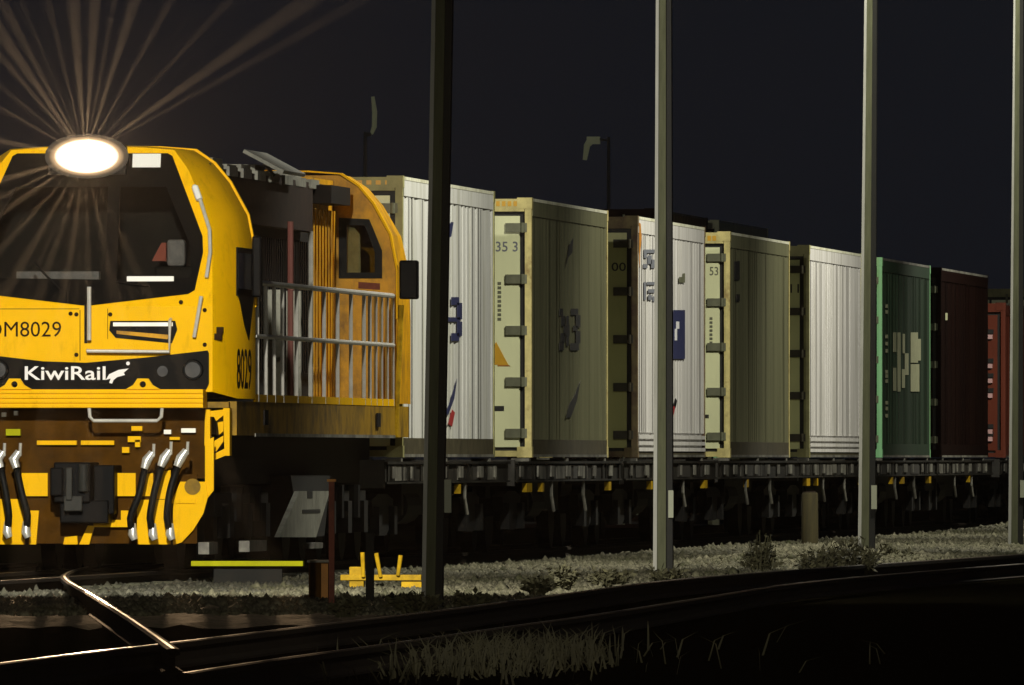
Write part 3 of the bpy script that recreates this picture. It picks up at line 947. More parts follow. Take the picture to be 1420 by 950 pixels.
for (pa, pb, pc, pd) in ((346, 750, 370, 764), (290, 752, 302, 768), (434, 753, 448, 760)):
    (a, c), (a2, c2) = SIDE(pa, pb, 1.25), SIDE(pc, pd, 1.25)
    MB().box(1.15, 1.25, a, a2, c2, c).build('guard_iron', 'wagon_edge', loco)
for bc in (4.0, 14.0):
    bg = MB()
    for s in (1, -1):
        bg.box(s * .98 - .06, s * .98 + .06, bc - 2.5, bc + 2.5, .50, .72)
        for k in (-1.7, 0, 1.7):
            bg.box(s * 1.06 - .06, s * 1.06 + .06, bc + k - .2, bc + k + .2, .30, .62)
        for k in (-.85, .85):
            bg.cyl((s * 1.03, bc + k, .45), (s * 1.03, bc + k, .78), .11, n=12)
    bo = bg.build('bogie', 'dark', loco)
    for k in (-1.7, 0, 1.7):
        for s in (1, -1):
            MB().cyl((s * .50, bc + k, .48), (s * .64, bc + k, .48), .48, n=28).build('wheel', 'dark', bo)

# ------------------------------------------------------------------ wagons
wag_names = []
W0 = Vector((0, 0, 0))


def make_wagon():
    L = 14.6
    root = thing('flat_wagon', 'x', 'rail wagon', (0, 0, 0), 'container wagons coupled behind the locomotive')
    b = MB()
    for s in (1, -1):
        b.box(s * 1.16 - .05, s * 1.16 + .05, 0, L, .80, 1.00)
        b.box(s * 1.19 - .05, s * 1.19 + .05, 0, L, .985, 1.012)
        b.box(s * 1.19 - .04, s * 1.19 + .04, 0, L, .785, .805)
        for k in range(19):
            y = .25 + k * .76 + random.uniform(-.25, .25)
            if random.random() < .5:
                b.box(s * 1.215 - .012, s * 1.215 + .012, y, y + random.uniform(.05, .3), .81, .98)
    b.box(-1.1, 1.1, .05, L - .05, .88, .99)
    b.box(-.25, .25, .1, L - .1, .55, .88)
    b.build('wagon_frame', 'wagon_dark', root)
    for k in range(9):
        y = random.uniform(.3, L - 2.2)
        MB().box(1.211, 1.222, y, y + random.uniform(.3, 1.6), .815, .97).build('side_plate', random.choice(('wagon', 'wagon', 'wagon_edge')), root)
    for y in (0, L - .1):
        MB().box(-1.2, 1.2, y - .004, y + .104, .74, 1.03).build('headstock', 'wagon', root)
    for k in range(7):
        y = .5 + k * 2.0 + random.uniform(-.3, .3)
        MB().box(1.225, 1.245, y, y + random.uniform(.15, .6), .84, .96).build('stanchion_pocket', 'wagon_edge', root)
    for y in (1.75, 6.9, 12.2):
        for s in (1, -1):
            MB().box(s * 1.12 - .10, s * 1.12 + .10, y - .1, y + .1, .99, 1.045).build('twist_lock', 'wagon_edge', root)
    for y in (-.45, L):
        MB().box(-.12, .12, y, y + .45, .62, .86).box(-.17, .17, y + (.0 if y < 0 else .25), y + (.2 if y < 0 else .45), .58, .9).build('coupler', 'dark', root)
    for y, w in [(random.uniform(1, 13), random.uniform(.15, .5)) for _ in range(random.choice((1, 2, 4)))]:
        MB().box(1.17, 1.225, y, y + w, .67, .77).build('yellow_tag', 'lever_yellow', root)
    for y in (4.9, 9.3):
        MB().tube([(1.2, y, .78), (1.2, y, .62), (1.22, y + .1, .45)], .02, 6).build('brake_lever', 'wagon_edge', root)
    for bc in (2.2, L - 2.2):
        bg = MB()
        for s in (1, -1):
            bg.plate([(bc - 1.2, .62), (bc - .9, .35), (bc - .4, .25), (bc + .4, .25), (bc + .9, .35), (bc + 1.2, .62), (bc + .5, .68), (bc - .5, .68)], sideplane(s * .92 + .06), .12)
            for k in (-.85, .85):
                bg.box(s * .99 - .05, s * .99 + .05, bc + k - .16, bc + k + .16, .26, .55)
        bg.box(-.9, .9, bc - .2, bc + .2, .4, .6)
        bo = bg.build('bogie', 'dark', root)
        for k in (-.85, .85):
            for s in (1, -1):
                MB().cyl((s * .50, bc + k, .41), (s * .64, bc + k, .41), .41, n=24).build('wheel', 'dark', bo)
    t = MB().box(-.9, .9, 5.2, 9.4, .45, .8)
    t.cyl((.75, 5.4, .55), (.75, 7.0, .55), .2, n=14)
    t.build('brake_gear', 'dark', root)
    return root


ry = lambda px: SIDE(px, 600, 1.22)[0]
cont = [  # near edge px, far edge px
    (558, 686), (737, 843), (884, 978), (1012, 1095), (1122, 1195), (1223, 1290), (1305, 1370)]
YY = [(ry(a), ry(c)) for a, c in cont]
YY.append((125.0, 137.0))
YY.append((141.5, 153.5))
carry = ['the first white container behind the locomotive', 'the dull steel container with the orange warning triangle', 'the white container with rust streaks at its corner',
         'the plain drab steel container with a cream door end', 'the second plain white container with three lower ridges', 'the dark green container', 'the dark brown container', 'the red container with pale lock fittings',
         'the last cream topped container']
proto = []
for i, (a, c) in enumerate(YY):
    if i < 4:
        w = make_wagon()
        proto.append(w)
    else:
        w = copy_tree(proto[(1, 2, 0, 3, 1)[i - 4]])
    w['label'] = 'grimy flat wagon carrying ' + carry[i]
    w.location = (0, (a + c) / 2 - 7.3, 0)

# ------------------------------------------------------------------ containers
def container(label, Y0, Y1, side, end, frame, hinge='hinge', rails=('rail_light', 'rail_dark'), X=0.0, Zb=1.055, H=2.89, ridges=False, rods=False, rib=.30, group='containers on the train', depth=.025):
    t = thing('shipping_container', label, 'container', (X, Y0, Zb), group)
    Zt = Zb + H
    hwid = 1.22
    # frame: corner posts and castings
    for y0, y1 in ((Y0, Y0 + .12), (Y1 - .12, Y1)):
        p = MB()
        ya_, yb_ = (y0, y0 + .10) if y0 == Y0 else (y1 - .10, y1)
        p.box(X - hwid + .08, X + hwid - .08, ya_ + .001, yb_ - .001, Zt - .15, Zt - .01)
        p.box(X - hwid + .08, X + hwid - .08, ya_ + .001, yb_ - .001, Zb + .01, Zb + .075)
        for s in (1, -1):
            p.box(X + s * (hwid - .037) - .037, X + s * (hwid - .037) + .037, y0, y1, Zb + .01, Zt - .01)
        p.build('end_frame', frame, t)
    for s in (1, -1):
        for y0, y1 in ((Y0 - .006, Y0 + .17), (Y1 - .17, Y1 + .006)):
            for z0, z1 in ((Zb, Zb + .12), (Zt - .12, Zt + .004)):
                cst = MB().box(X + s * (hwid - .078) - .083, X + s * (hwid - .078) + .083, y0, y1, z0, z1)
                cst.build('corner_casting', frame, t)
    # side rails and walls
    tr, br = rails
    for s in (1, -1):
        xo = X + s * hwid
        MB().box(min(xo, xo - s * .06), max(xo, xo - s * .06), Y0 + .17, Y1 - .17, Zt - .20, Zt - .035).build('top_rail', side if tr == 'rail_light' else tr, t)
        MB().box(min(xo + s * .004, xo - s * .07), max(xo + s * .004, xo - s * .07), Y0 + .17, Y1 - .17, Zt - .037, Zt - .003).build('top_edge_highlight', tr if tr == 'rail_light' else 'wagon_edge', t)  # paler strip imitates lamp light along the top rail
        MB().box(min(xo + s * .006, xo - s * .05), max(xo + s * .006, xo - s * .05), Y0 + .17, Y1 - .17, Zb + .004, Zb + .034).build('sill_lip', 'wagon_edge', t)  # pale strip put in for the lit bottom edge
        MB().box(min(xo, xo - s * .06), max(xo, xo - s * .06), Y0 + .17, Y1 - .17, Zb + .035, Zb + (.20 if not ridges else .06)).build('bottom_rail', br, t)
        # ribbed wall: folded sheet
        ys, xs_ = [], []
        y = Y0 + .12
        k = 0
        while y < Y1 - .12:
            for dy, dx in ((0, 0), (.42 * rib, 0), (.5 * rib, -depth), (.92 * rib, -depth)):
                if y + dy < Y1 - .12:
                    ys.append(y + dy)
                    xs_.append(xo - s * .008 + s * dx)
            y += rib * random.choice((.6, .8, 1, 1, 1.3, 1.9))
        ys.append(Y1 - .12)
        xs_.append(xo - s * .008)
        zb_, zt_ = Zb + (.20 if not ridges else .30), Zt - .20
        v = []
        for yy, xx in zip(ys, xs_):
            v.append((xx, yy, zb_))
            v.append((xx, yy, zt_))
        fs = [(2 * i, 2 * i + 2, 2 * i + 3, 2 * i + 1) for i in range(len(ys) - 1)]
        m_ = MB().add(v, fs)
        m_.build('side_wall', side, t)
        if ridges:
            rg = MB()
            for q in range(3):
                z = Zb + .075 + q * .075
                rg.box(min(xo + s * .012, xo - s * .04), max(xo + s * .012, xo - s * .04), Y0 + .13, Y1 - .13, z, z + .045)
                rg.box(min(xo - s * .03, xo - s * .05), max(xo - s * .03, xo - s * .05), Y0 + .13, Y1 - .13, z + .045, z + .075)
            rg.build('rub_rails', side, t)
    MB().box(X - hwid + .05, X + hwid - .05, Y0 + .10, Y1 - .10, Zt - .06, Zt - .015).build('roof', tr, t)
    MB().box(X - hwid + .06, X + hwid - .06, Y0 + .12, Y1 - .12, Zb + .05, Zb + .12).build('floor', br, t)
    MB().box(X - 1.10, X + 1.10, Y1 - .06, Y1 - .04, Zb + .08, Zt - .15).build('rear_end_wall', side, t)
    # doors on the end that faces the locomotive
    gk = MB().box(X - 1.148, X + 1.148, Y0 + .06, Y0 + .08, Zb + .075, Zt - .15).build('door_gasket', 'gasket', t)
    for s in (1, -1):
        x0, x1 = (X + .02, X + 1.088) if s > 0 else (X - 1.088, X - .02)
        d = MB().box(x0, x1, Y0 + .03, Y0 + .062, Zb + .115, Zt - .20).build('door', end, t)
        if not rods:
            for k in range(5):
                z = Zb + .27 + k * (H - .60) / 4
                xa_, xb_ = (X + .93, X + 1.17) if s > 0 else (X - 1.17, X - .93)
                hg = MB().box(xa_, xb_, Y0 - .012, Y0 + .032, z - .05, z + .05)
                hg.cyl((X + s * 1.12, Y0 - .016, z - .055), (X + s * 1.12, Y0 - .016, z + .055), .022, n=8)
                hg.build('hinge', hinge, d)
        for rx in (.28, .72):
            q = MB().tube([(X + s * rx, Y0 - .005, Zb + .06), (X + s * rx, Y0 - .005, Zt - .1)], .02, 8)
            q.build('lock_rod', 'hinge' if not rods else 'side_red', d)
        if rods:
            for z in (.3, .42, 1.0, 1.24, 1.48, 1.95):
                MB().box(X + s * .98 - .045, X + s * .98 + .03, Y0 - .03, Y0 + .03, Zb + z - .035, Zb + z + .035).build('lock_fitting', 'pinkrod', d)
                MB().box(X + s * .98 - .045, X + s * .98 + .045, Y0 - .015, Y0 + .029, Zb + z + .05, Zb + z + .12).build('lock_bracket', 'gasket', d)
    return t


C = []
A = [
    ('white reefer container coupled nearest the locomotive, navy markings on its side', 'side_white', 'end_cream', 'frame_olive', dict(rib=.46, depth=.011)),
    ('dull steel container with a cream door end carrying an orange warning triangle', 'side_steel', 'end_cream', 'frame_yellow', dict(rib=.46, depth=.006)),
    ('white container with rusty streaks at its upper corner and a shade toned door end', 'side_white2', 'end_cream_dark', 'frame_brown', dict(rib=.40, depth=.008, ridges=True, hinge='hinge_dark')),
    ('drab steel container with a cream door end and no warning triangle', 'side_steel', 'end_cream', 'frame_yellow', dict(rib=.46, depth=.006)),
    ('plain chalky white container with three lower ridges and no markings', 'side_white2', 'end_olive', 'frame_olive', dict(rib=.40, depth=.008, ridges=True, hinge='hinge_dark')),
    ('dark green container with pale block letters and a lit tone green end', 'side_green', 'end_green', 'end_green', dict(rib=.28, rails=('side_green', 'side_green'))),
    ('dark brown container between the green one and the red one', 'side_brown', 'side_brown', 'side_brown', dict(rib=.28, rails=('side_brown', 'side_brown'))),
    ('red container with a door end studded with pale lock fittings', 'side_red', 'side_red', 'side_red', dict(rib=.28, rails=('side_red', 'side_red'), H=2.50, rods=True)),
    ('cream topped container showing only its upper edge above the red one', 'end_cream', 'end_cream', 'frame_olive', dict(rib=.36)),
]
for (lab, sd, en, fr, kw), (a, c) in zip(A, YY):
    C.append(container(lab, a, c, sd, en, fr, **kw))

XS = 1.222
def mark(ci, name, pts, m, X=XS + .001):
    pl_ = [SIDE(px, py, X) for px, py in pts]
    return MB().plate(pl_, sideplane(X), .003).build(name, m, C[ci])


def bar(ci, x0, y0, x1, y1, m, name='side_marking'):
    return mark(ci, name, [(x0, y0), (x1, y0), (x1, y1), (x0, y1)], m)


# first white container: navy emblem pieces either side of the post, big letters
mark(0, 'side_marking', [(604, 338), (626, 308), (629, 308), (626, 328), (616, 334), (606, 345)], 'logo_blue')
for q in ((626, 412, 637, 423), (626, 462, 637, 473), (622, 440, 638, 446), (634, 420, 641, 443), (634, 446, 641, 466), (598, 412, 604, 473), (606, 412, 612, 473)):
    bar(0, *q, 'logo_blue')
mark(0, 'side_marking', [(618, 575), (626, 552), (634, 525), (630, 553), (622, 575)], 'logo_blue')
mark(0, 'side_marking', [(622, 588), (627, 568), (631, 572), (627, 592)], 'logo_red')
# dull steel container
mark(1, 'side_marking', [(786, 360), (789, 340), (795, 330), (794, 350), (788, 357), (784, 372)], 'logo_black')
for q in ((776, 428, 781, 438), (779, 438, 784, 452), (782, 450, 790, 466), (776, 474, 782, 486), (778, 462, 784, 475), (792, 428, 802, 437), (799, 437, 805, 454), (795, 452, 801, 459), (799, 459, 805, 476), (791, 476, 803, 486), (786, 438, 789, 450), (786, 466, 789, 480)):
    bar(1, *q, 'logo_black')
mark(1, 'side_marking', [(785, 580), (789, 562), (797, 548), (805, 528), (800, 556), (792, 578)], 'logo_black')
# white container with rust
for q in ((893, 346, 909, 351), (893, 351, 897, 358), (898, 354, 904, 366), (892, 366, 898, 372), (903, 360, 909, 372), (893, 391, 896, 416), (897, 391, 909, 395), (899, 401, 908, 406), (899, 409, 904, 416), (905, 411, 909, 418)):
    bar(2, *q, 'logo_grey')
for q in ((934, 430, 950, 498), (926, 436, 931, 490)):
    bar(2, *q, 'logo_blue')
for q in ((938, 446, 942, 456), (936, 456, 939, 472)):
    pl_ = [SIDE(px, py, XS + .004) for px, py in ((q[0], q[1]), (q[2], q[1]), (q[2], q[3]), (q[0], q[3]))]
    MB().plate(pl_, sideplane(XS + .004), .003).build('side_marking', 'text_white', C[2])
mark(2, 'side_marking', [(928, 575), (934, 565), (938, 555), (935, 572), (930, 588)], 'logo_red')
mark(2, 'side_marking', [(934, 562), (937, 552), (939, 556), (937, 566)], 'logo_black')
mark(2, 'side_marking', [(942, 384), (947, 384), (947, 379), (950, 379), (950, 392), (942, 392)], 'hinge')
mark(2, 'rust_stain', [(886.5, 309), (888.5, 310), (890, 330), (888, 350), (887.5, 372), (886.5, 360)], 'orange_box')
# drab container: two small dark tags near the corner
bar(3, 1019, 362, 1026, 388, 'logo_black')
bar(3, 1021, 408, 1026, 418, 'logo_black')
# green container: pale block letters, column of small writing
for q in ((1239, 461, 1243, 488), (1245, 461, 1249, 543), (1252, 463, 1255, 490), (1255, 490, 1260, 520), (1239, 510, 1243, 542), (1251, 512, 1255, 538), (1263, 461, 1273, 503), (1263, 505, 1275, 543), (1273, 470, 1277, 500)):
    bar(5, *q, 'logo_pale')
for y in (422, 430, 464, 474, 484, 513, 519, 526, 556, 564, 574):
    bar(5, 1228.5, y, 1231.5, y + 5, 'logo_pale')
bar(6, 1311, 434, 1314, 444, 'logo_pale')

# writing and stickers on the door ends
def endmark(ci, name, pts, m, body=None):
    Y = YY[ci][0] + .029
    pp = [Q(px, py, Y) for px, py in pts]
    if body:
        return lettering(name, body, (pp[0][0], pp[1][0], pp[1][1], pp[0][1]), front(Y - .001), m, C[ci], bold=.01)
    return MB().plate(pp, front(Y - .004), .004).build(name, m, C[ci])


endmark(1, 'lettering', [(678, 335), (718, 349)], 'logo_grey', '535 3')
endmark(1, 'warning_triangle', [(688, 474), (705, 506), (671, 506)], 'hazard')
endmark(1, 'warning_triangle_border', [(690, 508), (708, 508), (706, 506), (690, 506)], 'orange_box')
endmark(1, 'label_plate', [(684, 563), (699, 563), (699, 570), (684, 570)], 'logo_black')
for k in range(9):
    y = 391 + k * 6.2
    endmark(1, 'small_marking', [(690, y), (695, y), (695, y + 4), (690, y + 4)], 'hinge')
endmark(3, 'lettering', [(984, 370), (996, 382)], 'hinge', '53')
for k in range(7):
    y = 440 + k * 5.6
    endmark(3, 'small_marking', [(984, y), (988, y), (988, y + 3.5), (984, y + 3.5)], 'hinge')
endmark(3, 'label_plate', [(976, 575), (983, 575), (983, 580), (976, 580)], 'logo_black')
endmark(2, 'lettering', [(848, 364), (868, 376)], 'logo_black', '00')
endmark(4, 'lettering', [(1096, 394), (1108, 406)], 'hinge_dark', '11')
for k in range(4):
    x = 495 + k * 13
    Yk = YY[0][0] - .003
    pp = [Q(px, py, Yk) for px, py in ((x, 250), (x + 7, 250), (x + 7, 256), (x, 256))]
    MB().plate(pp, front(Yk), .003).build('header_marking', 'hazard', C[0])
for ci, xs_ in ((1, (688, 696, 704, 712)), (3, (981, 988))):
    for x in xs_:
        Yk = YY[ci][0] - .003
        y = 279 if ci == 1 else 327
        pp = [Q(px, py, Yk) for px, py in ((x, y), (x + 5, y), (x + 5, y + 7), (x, y + 7))]
        MB().plate(pp, front(Yk), .003).build('header_marking', 'hazard', C[ci])

# stacks on the yard beyond the train: dark stack and cream stack
for lab0, lab1, Ya, Yb, sd, en, fr, rl_ in (
        ('dark container at the bottom of the stack hidden beyond the train', 'dark container on top of its stack beyond the train roofs', 133.0, 145.0, 'side_brown', 'side_brown', 'side_brown', ('frame_brown', 'side_brown')),
        ('cream container at the bottom of the pale stack beyond the train', 'cream container topping a stack, its corner peeping over the white container', 147.6, 159.6, 'end_cream', 'end_cream', 'end_cream', ('rail_light', 'rail_dark'))):
    container(lab0, Ya, Yb, sd, en, fr, X=-6.32, Zb=-.12, H=2.59, group='containers stacked beyond the train', rails=rl_)
    container(lab1, Ya, Yb, sd, en, fr, X=-6.32, Zb=2.475, H=2.72, group='containers stacked beyond the train', rails=rl_)

# ------------------------------------------------------------------ tall posts beside the track
def tall_post(label, xb, yb, xt, wb, z, wt):
    lat = (xb - 710) / F * z
    X = CAM.x - z * SN + lat * CS
    Y = CAM.y + z * CS + lat * SN
    zb_ = float(gz(np.array(X), np.array(Y))) - .12
    ztop = 7.2
    sc = z / F
    # lean of the post
    dx = (xt - xb) * sc / ((yb - 0) * sc) * (ztop - zb_)
    root = thing('steel_post', label, 'post', (X, Y, zb_), 'tall steel posts beside the track')
    W = wb * sc
    Wt = W + (wt * sc - W) * (ztop - zb_) / (yb * sc)

    def seg(a0, a1, y0, y1, name, m):
        v = []
        for (zz, w, off) in ((zb_, W, 0), (ztop, Wt, dx)):
            for (a, yy) in ((a0, y0), (a1, y0), (a1, y1), (a0, y1)):
                v.append((X + off + (a - .5) * w, Y + yy, zz))
        return MB().add(v, [(3, 2, 1, 0), (4, 5, 6, 7), (0, 1, 5, 4), (1, 2, 6, 5), (2, 3, 7, 6), (3, 0, 4, 7)]).build(name, m, root)

    seg(0, .20, -.02, .16, 'flange', 'post_edge')  # lamp light on the left side put into paler steel
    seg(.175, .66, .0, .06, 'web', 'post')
    seg(.655, 1.0, .03, .16, 'channel', 'post_dark')  # black strip stands for the section's shaded recess
    return root, X, Y, sc


P = [('dark unlit steel post standing in front of the first white container', 598, 823, 612, 28, 138, 28, (620, 665, 626, 711)),
     ('tall steel post with bright left flange crossing the rust streaked white container', 919, 796, 920, 27, 164, 21, (930, 680, 934, 718)),
     ('tall steel post rising from a bank of weeds beside the dark green container', 1201, 757, 1207, 23, 190, 17, (1211, 673, 1216, 706)),
     ('tall steel post at the right edge of the yard before the red container', 1408, 762, 1412, 20, 220.5, 13, (1417, 666, 1421, 690))]
for lab, xb, yb_, xt, wb, z, wt, tg in P:
    root, X, Y, sc = tall_post(lab, xb, yb_, xt, wb, z, wt)
    x0, z0 = Q(tg[0], tg[1], Y + .01)
    x1, z1 = Q(tg[2], tg[3], Y + .01)
    MB().box(x0 - .02, x1, Y - .01, Y + .02, z1, z0).build('tag_plate', 'tag', root)

# ------------------------------------------------------------------ lineside things
def on_ground(px, py, z=-.13):
    X, Y = G(px, py, z)
    return X, Y


X, Y = on_ground(1123, 768)
t = thing('timber_post', 'short mossy timber post at the ballast edge', 'post', (X, Y, -.15))
h0 = Q(1123, 683, Y)[1]
w_ = 23 * (Y - CAM.y) / F
MB().tube([(X, Y, -.2), (X, Y, h0 - .02), (X, Y, h0)], [w_ / 2 * 1.06, w_ / 2, w_ / 2 * .9], 14).build('shaft', 'bollard', t, smooth=True)
MB().cyl((X, Y, h0), (X, Y, h0 + .015), w_ / 2 * .8, n=14).build('cap', 'rail_side', t)

X, Y = on_ground(460, 842)
t = thing('rusty_post', 'slim rusty red marker post beside the orange box', 'post', (X, Y, -.15))
h0 = Q(460, 668, Y)[1]
MB().box(X - .022, X + .022, Y - .02, Y + .02, -.2, h0).build('shaft', 'rustpost', t)
MB().box(X - .035, X + .035, Y - .028, Y + .028, h0, h0 + .02).build('cap', 'orange_box', t)
X, Y = on_ground(513, 838)
t = thing('black_post', 'short black post standing among the yellow point levers', 'post', (X, Y, -.15))
h0 = Q(513, 742, Y)[1]
MB().box(X - .032, X + .032, Y - .03, Y + .03, -.2, h0).build('shaft', 'post_dark', t)
MB().box(X - .036, X + .036, Y - .034, Y + .034, h0, h0 + .012).build('cap', 'post_dark', t)

X, Y = on_ground(441, 836)
t = thing('lineside_box', 'orange and brown lineside cabinet beside the rusty post', 'cabinet', (X, Y, -.15))
x0, z0 = Q(428, 780, Y)
x1, z1 = Q(455, 836, Y)
MB().box(x0, x1, Y, Y + .3, -.18, z0).build('body', 'recess', t)
MB().box(x1 - .055, x1, Y - .012, Y - .001, z1, z0 - .01).build('door', 'orange_box', t)  # orange strip put in for the box's lit right edge
MB().box(x0 - .01, x1 + .01, Y - .02, Y + .32, z0, z0 + .02).build('lid', 'wagon_edge', t)

X, Y = on_ground(520, 820)
t = thing('point_lever', 'yellow point lever frame with upright handles low beside the track', 'point lever', (X, Y, -.15))
Lq = lambda px, py: Q(px, py, Y)
fb = MB()
x0, z0 = Lq(472, 797); x1, z1 = Lq(584, 805)
fb.box(x0, x1, Y, Y + .12, z1, z0)
x0, z0 = Lq(484, 786); x1, z1 = Lq(504, 818)
fb.box(x0, x1, Y + .02, Y + .14, z1, z0)
x0, z0 = Lq(556, 806); x1, z1 = Lq(584, 822)
fb.box(x0, x1, Y + .03, Y + .1, z1, z0)
fb.build('frame', 'lever_yellow', t, bevel=.006)
for (xa, ya, xb2, yb2) in ((504, 800, 503, 766), (528, 800, 522, 767), (552, 798, 556, 770)):
    a, c = Lq(xa, ya), Lq(xb2, yb2)
    MB().tube([(a[0], Y - .02, a[1]), (c[0], Y - .03, c[1])], [.017, .02], 8).build('lever', 'lever_yellow', t)

x0, z0 = Q(265, 778, -1.2)
x1, z1 = Q(420, 785, -1.2)
brd = MB().box(x0, x1, -1.2, -1.05, z1, z0).box(x0 + .2, x1 - .2, -1.12, -1.07, -.14, z1 + .005, 1).build('marker_board', ['board_yellow', 'post_dark'])
tag(brd, 'low yellow green painted board beside the locomotive plough', 'board')


# weeds
def weed(label, px, py, w, h, z=-.05, n=70, spike=False):
    X, Y = on_ground(px, py, z)
    sc = (Y - CAM.y) / F
    W, H = w * sc / 2, h * sc
    b_ = MB()
    for i in range(n):
        a = random.uniform(0, 6.283)
        rr_ = W * math.sqrt(random.random())
        bx, by = X + rr_ * math.cos(a) * .6, Y + rr_ * math.sin(a) * .6
        hh = H * random.uniform(.3, 1) * (1 - .5 * (rr_ / W) ** 2)
        lx, ly = math.cos(a) * rr_ * .5 + random.uniform(-.04, .04), math.sin(a) * rr_ * .5
        p0, p1 = Vector((bx, by, z - .05)), Vector((bx + lx, by + ly, z + hh))
        b_.tube([p0, (p0 + p1) / 2 + Vector((0, 0, .03)), p1], [.006, .005, .003], 4)
        for k in range(5):
            q = p0.lerp(p1, random.uniform(.3, 1))
            s_ = random.uniform(.02, .045)
            d1 = Vector((random.uniform(-1, 1), random.uniform(-1, 1), random.uniform(-.3, .8))).normalized() * s_
            d2 = d1.cross(Vector((random.uniform(-1, 1), random.uniform(-1, 1), 1))).normalized() * s_ * .5
            b_.add([q, q + d1 + d2, q + d1 * 2, q + d1 - d2], [(0, 1, 2, 3)])
    o = b_.build('weed_plant', 'weed')
    o.location = (0, 0, 0)
    return tag(o, label, 'weed', 'weeds along the ballast edge')


weed('low weed clump touching the near rail, smaller of the midway pair', 745, 818, 34, 22)
weed('weed clump on the ballast midway between the dark post and the bright post', 780, 812, 34, 32)
weed('straggly spreading brown weed between the midway clumps and the bright flanged post', 845, 808, 60, 22)
weed('tiny weed at the foot of the dark steel post', 655, 838, 40, 18)
weed('tall spindly weed standing between bright flanged post and short timber post', 1055, 792, 50, 60, n=60)
weed('dark weed heap around the foot of the timber post', 1135, 792, 60, 34, n=90)
weed('broad dark weed bush at the foot of the third steel post', 1180, 790, 90, 48, n=150)
weed('small weed between the third steel post and the ballast mound', 1235, 780, 50, 30, n=80)
weed('dark weed at the base of the lever frame and dark post', 575, 842, 60, 24, n=90)
weed('weed tuft between black post and orange cabinet', 480, 846, 40, 20, n=60)
weed('weed bush at the foot of the bright flanged post', 925, 805, 50, 20, n=70)

# grass in the dark foreground
gb = MB()
for i in range(900):
    if i < 860:
        X, Y = random.gauss(8.95, .22), random.gauss(-59, 3.4)
    else:
        X, Y = random.uniform(8.9, 10.5), random.uniform(-95, -40)
    z = float(gz(np.array(X), np.array(Y))) - .03
    h = random.uniform(.06, .26)
    a = random.uniform(0, 6.283)
    dx, dy = math.cos(a) * .008, math.sin(a) * .008
    l = random.gauss(0, .09)
    gb.add([(X - dx, Y - dy, z), (X + dx, Y + dy, z), (X + l * .35 + dx * .7, Y + l * .2, z + h * .6), (X + l * .35 - dx * .7, Y + l * .2, z + h * .6), (X + l * 1.5, Y + l * .5, z + h * random.uniform(.75, 1))], [(0, 1, 2, 3), (3, 2, 4)])
go = gb.build('foreground_grass', 'grass')
go['kind'] = 'stuff'
tag(go, 'sparse dry grass on the dark near side of the tracks', 'grass')

# distant light masts
def mast(label, Y, px, ytop, head):
    x, zt_ = Q(px, ytop, Y)
    t_ = thing('light_mast', label, 'light mast', (x, Y, 0), 'light masts beyond the train')
    MB().tube([(x, Y, -.1), (x, Y, zt_)], [.06, .03], 8).build('pole', 'mast', t_)
    return t_, x, zt_


t_, x, zt_ = mast('slim light mast rising behind the locomotive roof with narrow upright lamp', 150, 506.5, 183, 0)
q = [Q(a, c, 150) for a, c in ((515, 186), (519, 176), (519.5, 155), (517, 134))]
MB().tube([(a, 150, c) for a, c in q], [.03, .045, .045, .03], 8).build('lamp_head', 'mast_head', t_, smooth=True)
MB().tube([(x, 150, zt_ - .05), (q[0][0], 150, q[0][1])], .04, 6).build('lamp_arm', 'mast', t_)
t_, x, zt_ = mast('light mast above the containers with a drooping lamp on its left arm', 170, 844, 190, 0)
q = [Q(a, c, 170) for a, c in ((844, 195), (830, 193), (820, 194), (814, 202), (811, 222))]
MB().tube([(a, 170, c) for a, c in q[:3]], [.02, .025, .03], 6).build('lamp_arm', 'mast', t_)
MB().tube([(a, 170, c) for a, c in q[2:]], [.08, .06, .04], 8).box(q[2][0] - .08, q[2][0] + .16, 169.9, 170.1, q[2][1] - .08, q[2][1] + .06).build('lamp_head', 'mast_head', t_)

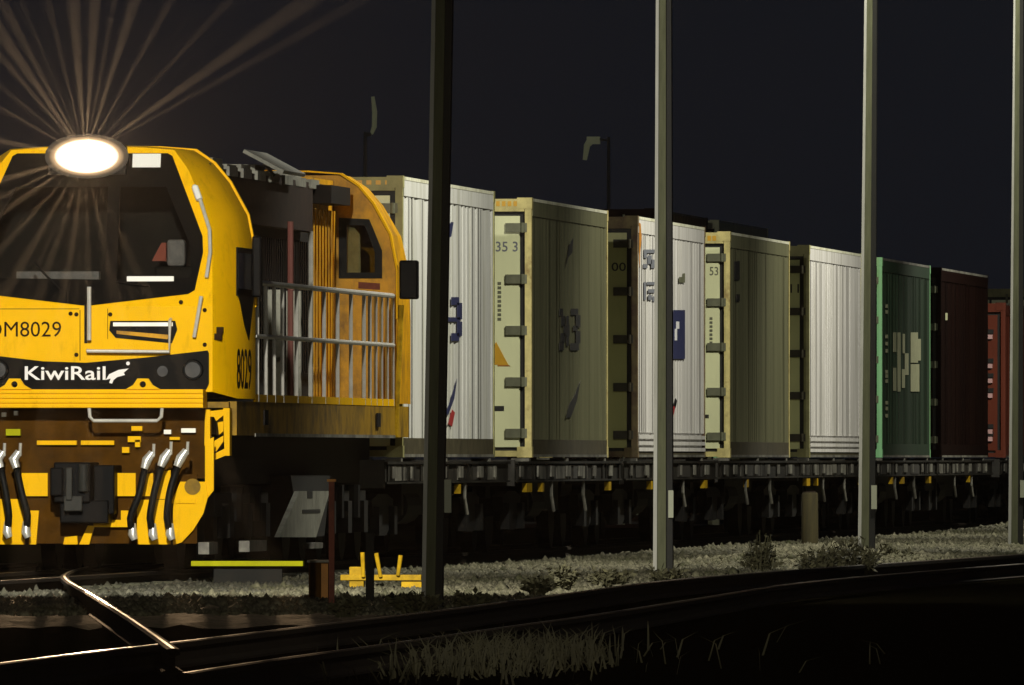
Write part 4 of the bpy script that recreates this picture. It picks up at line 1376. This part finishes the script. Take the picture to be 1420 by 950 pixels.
# ------------------------------------------------------------------ air
hzm = bpy.data.materials.new('night haze')
hzm.use_nodes = True
nt = hzm.node_tree
nt.nodes.remove(nt.nodes['Principled BSDF'])
pv = nt.nodes.new('ShaderNodeVolumePrincipled')
pv.inputs['Color'].default_value = (.9, .88, .85, 1)
pv.inputs['Density'].default_value = 0.00005
pv.inputs['Anisotropy'].default_value = 0.75
nt.links.new(pv.outputs[0], nt.nodes['Material Output'].inputs['Volume'])
hb_ = MB().box(-1000, 1000, -420, 2600, -3.0, 20.0)
hz_o = hb_.build('haze', hzm)
hz_o['kind'] = 'stuff'
tag(hz_o, 'thin night haze glowing around the headlight', 'haze')

# ------------------------------------------------------------------ light
wd = bpy.data.worlds.new('World')
scene.world = wd
wd.use_nodes = True
wn = wd.node_tree
bgn = wn.nodes['Background']
bgn.inputs['Color'].default_value = (.82, .93, 1.32, 1)
bgn.inputs['Strength'].default_value = 0.0072


def spot(name, loc, target, watts, half, blend=.3, col=(1, .95, .78), rad=.25):
    l = bpy.data.lights.new(name, 'SPOT')
    l.energy = watts
    l.spot_size = R(half * 2)
    l.spot_blend = blend
    l.color = col
    l.shadow_soft_size = rad
    o = bpy.data.objects.new(name, l)
    COL.objects.link(o)
    o.location = loc
    o.rotation_euler = (Vector(target) - Vector(loc)).to_track_quat('-Z', 'Y').to_euler()
    return o


spot('yard_lamp_front', (2.3, -25, 8.6), (1.0, 0, 1.9), 30000, 36, .7, (1, .95, .8))
for i in (0, 2, 4, 6):
    yc_ = (YY[i][0] + YY[i][1]) / 2 - 4.3
    spot('yard_lamp', (7.2, yc_, 11.0), (1.5, yc_ + 2, 1.5), 7000, 64, .4, (1, .965, .80))
spot('fill_spot', (16, -110, 9.0), (6.5, -42, 0.3), 40000, 5.5, .7, (1, .93, .72))  # unseen fill added to brighten the grass, first post and cabinet
hl = spot('headlight_beam', (hx, BULB, hz), (hx + 1.5, -60, 0.3), 27000, 80, .3, (1, .66, .36), .00007)
spot('headlight_beam', (hx + .14, BULB, hz), (hx + 1.5, -60, 0.3), 3000, 80, .3, (1, .66, .38), .02)

scene.view_settings.view_transform = 'Standard'
scene.view_settings.look = 'None'
scene.view_settings.exposure = 0
scene.view_settings.gamma = 1
scene.view_settings.use_curve_mapping = False
scene.cycles.max_bounces = 6
scene.cycles.transparent_max_bounces = 8
scene.cycles.volume_bounces = 0
scene.cycles.use_denoising = True
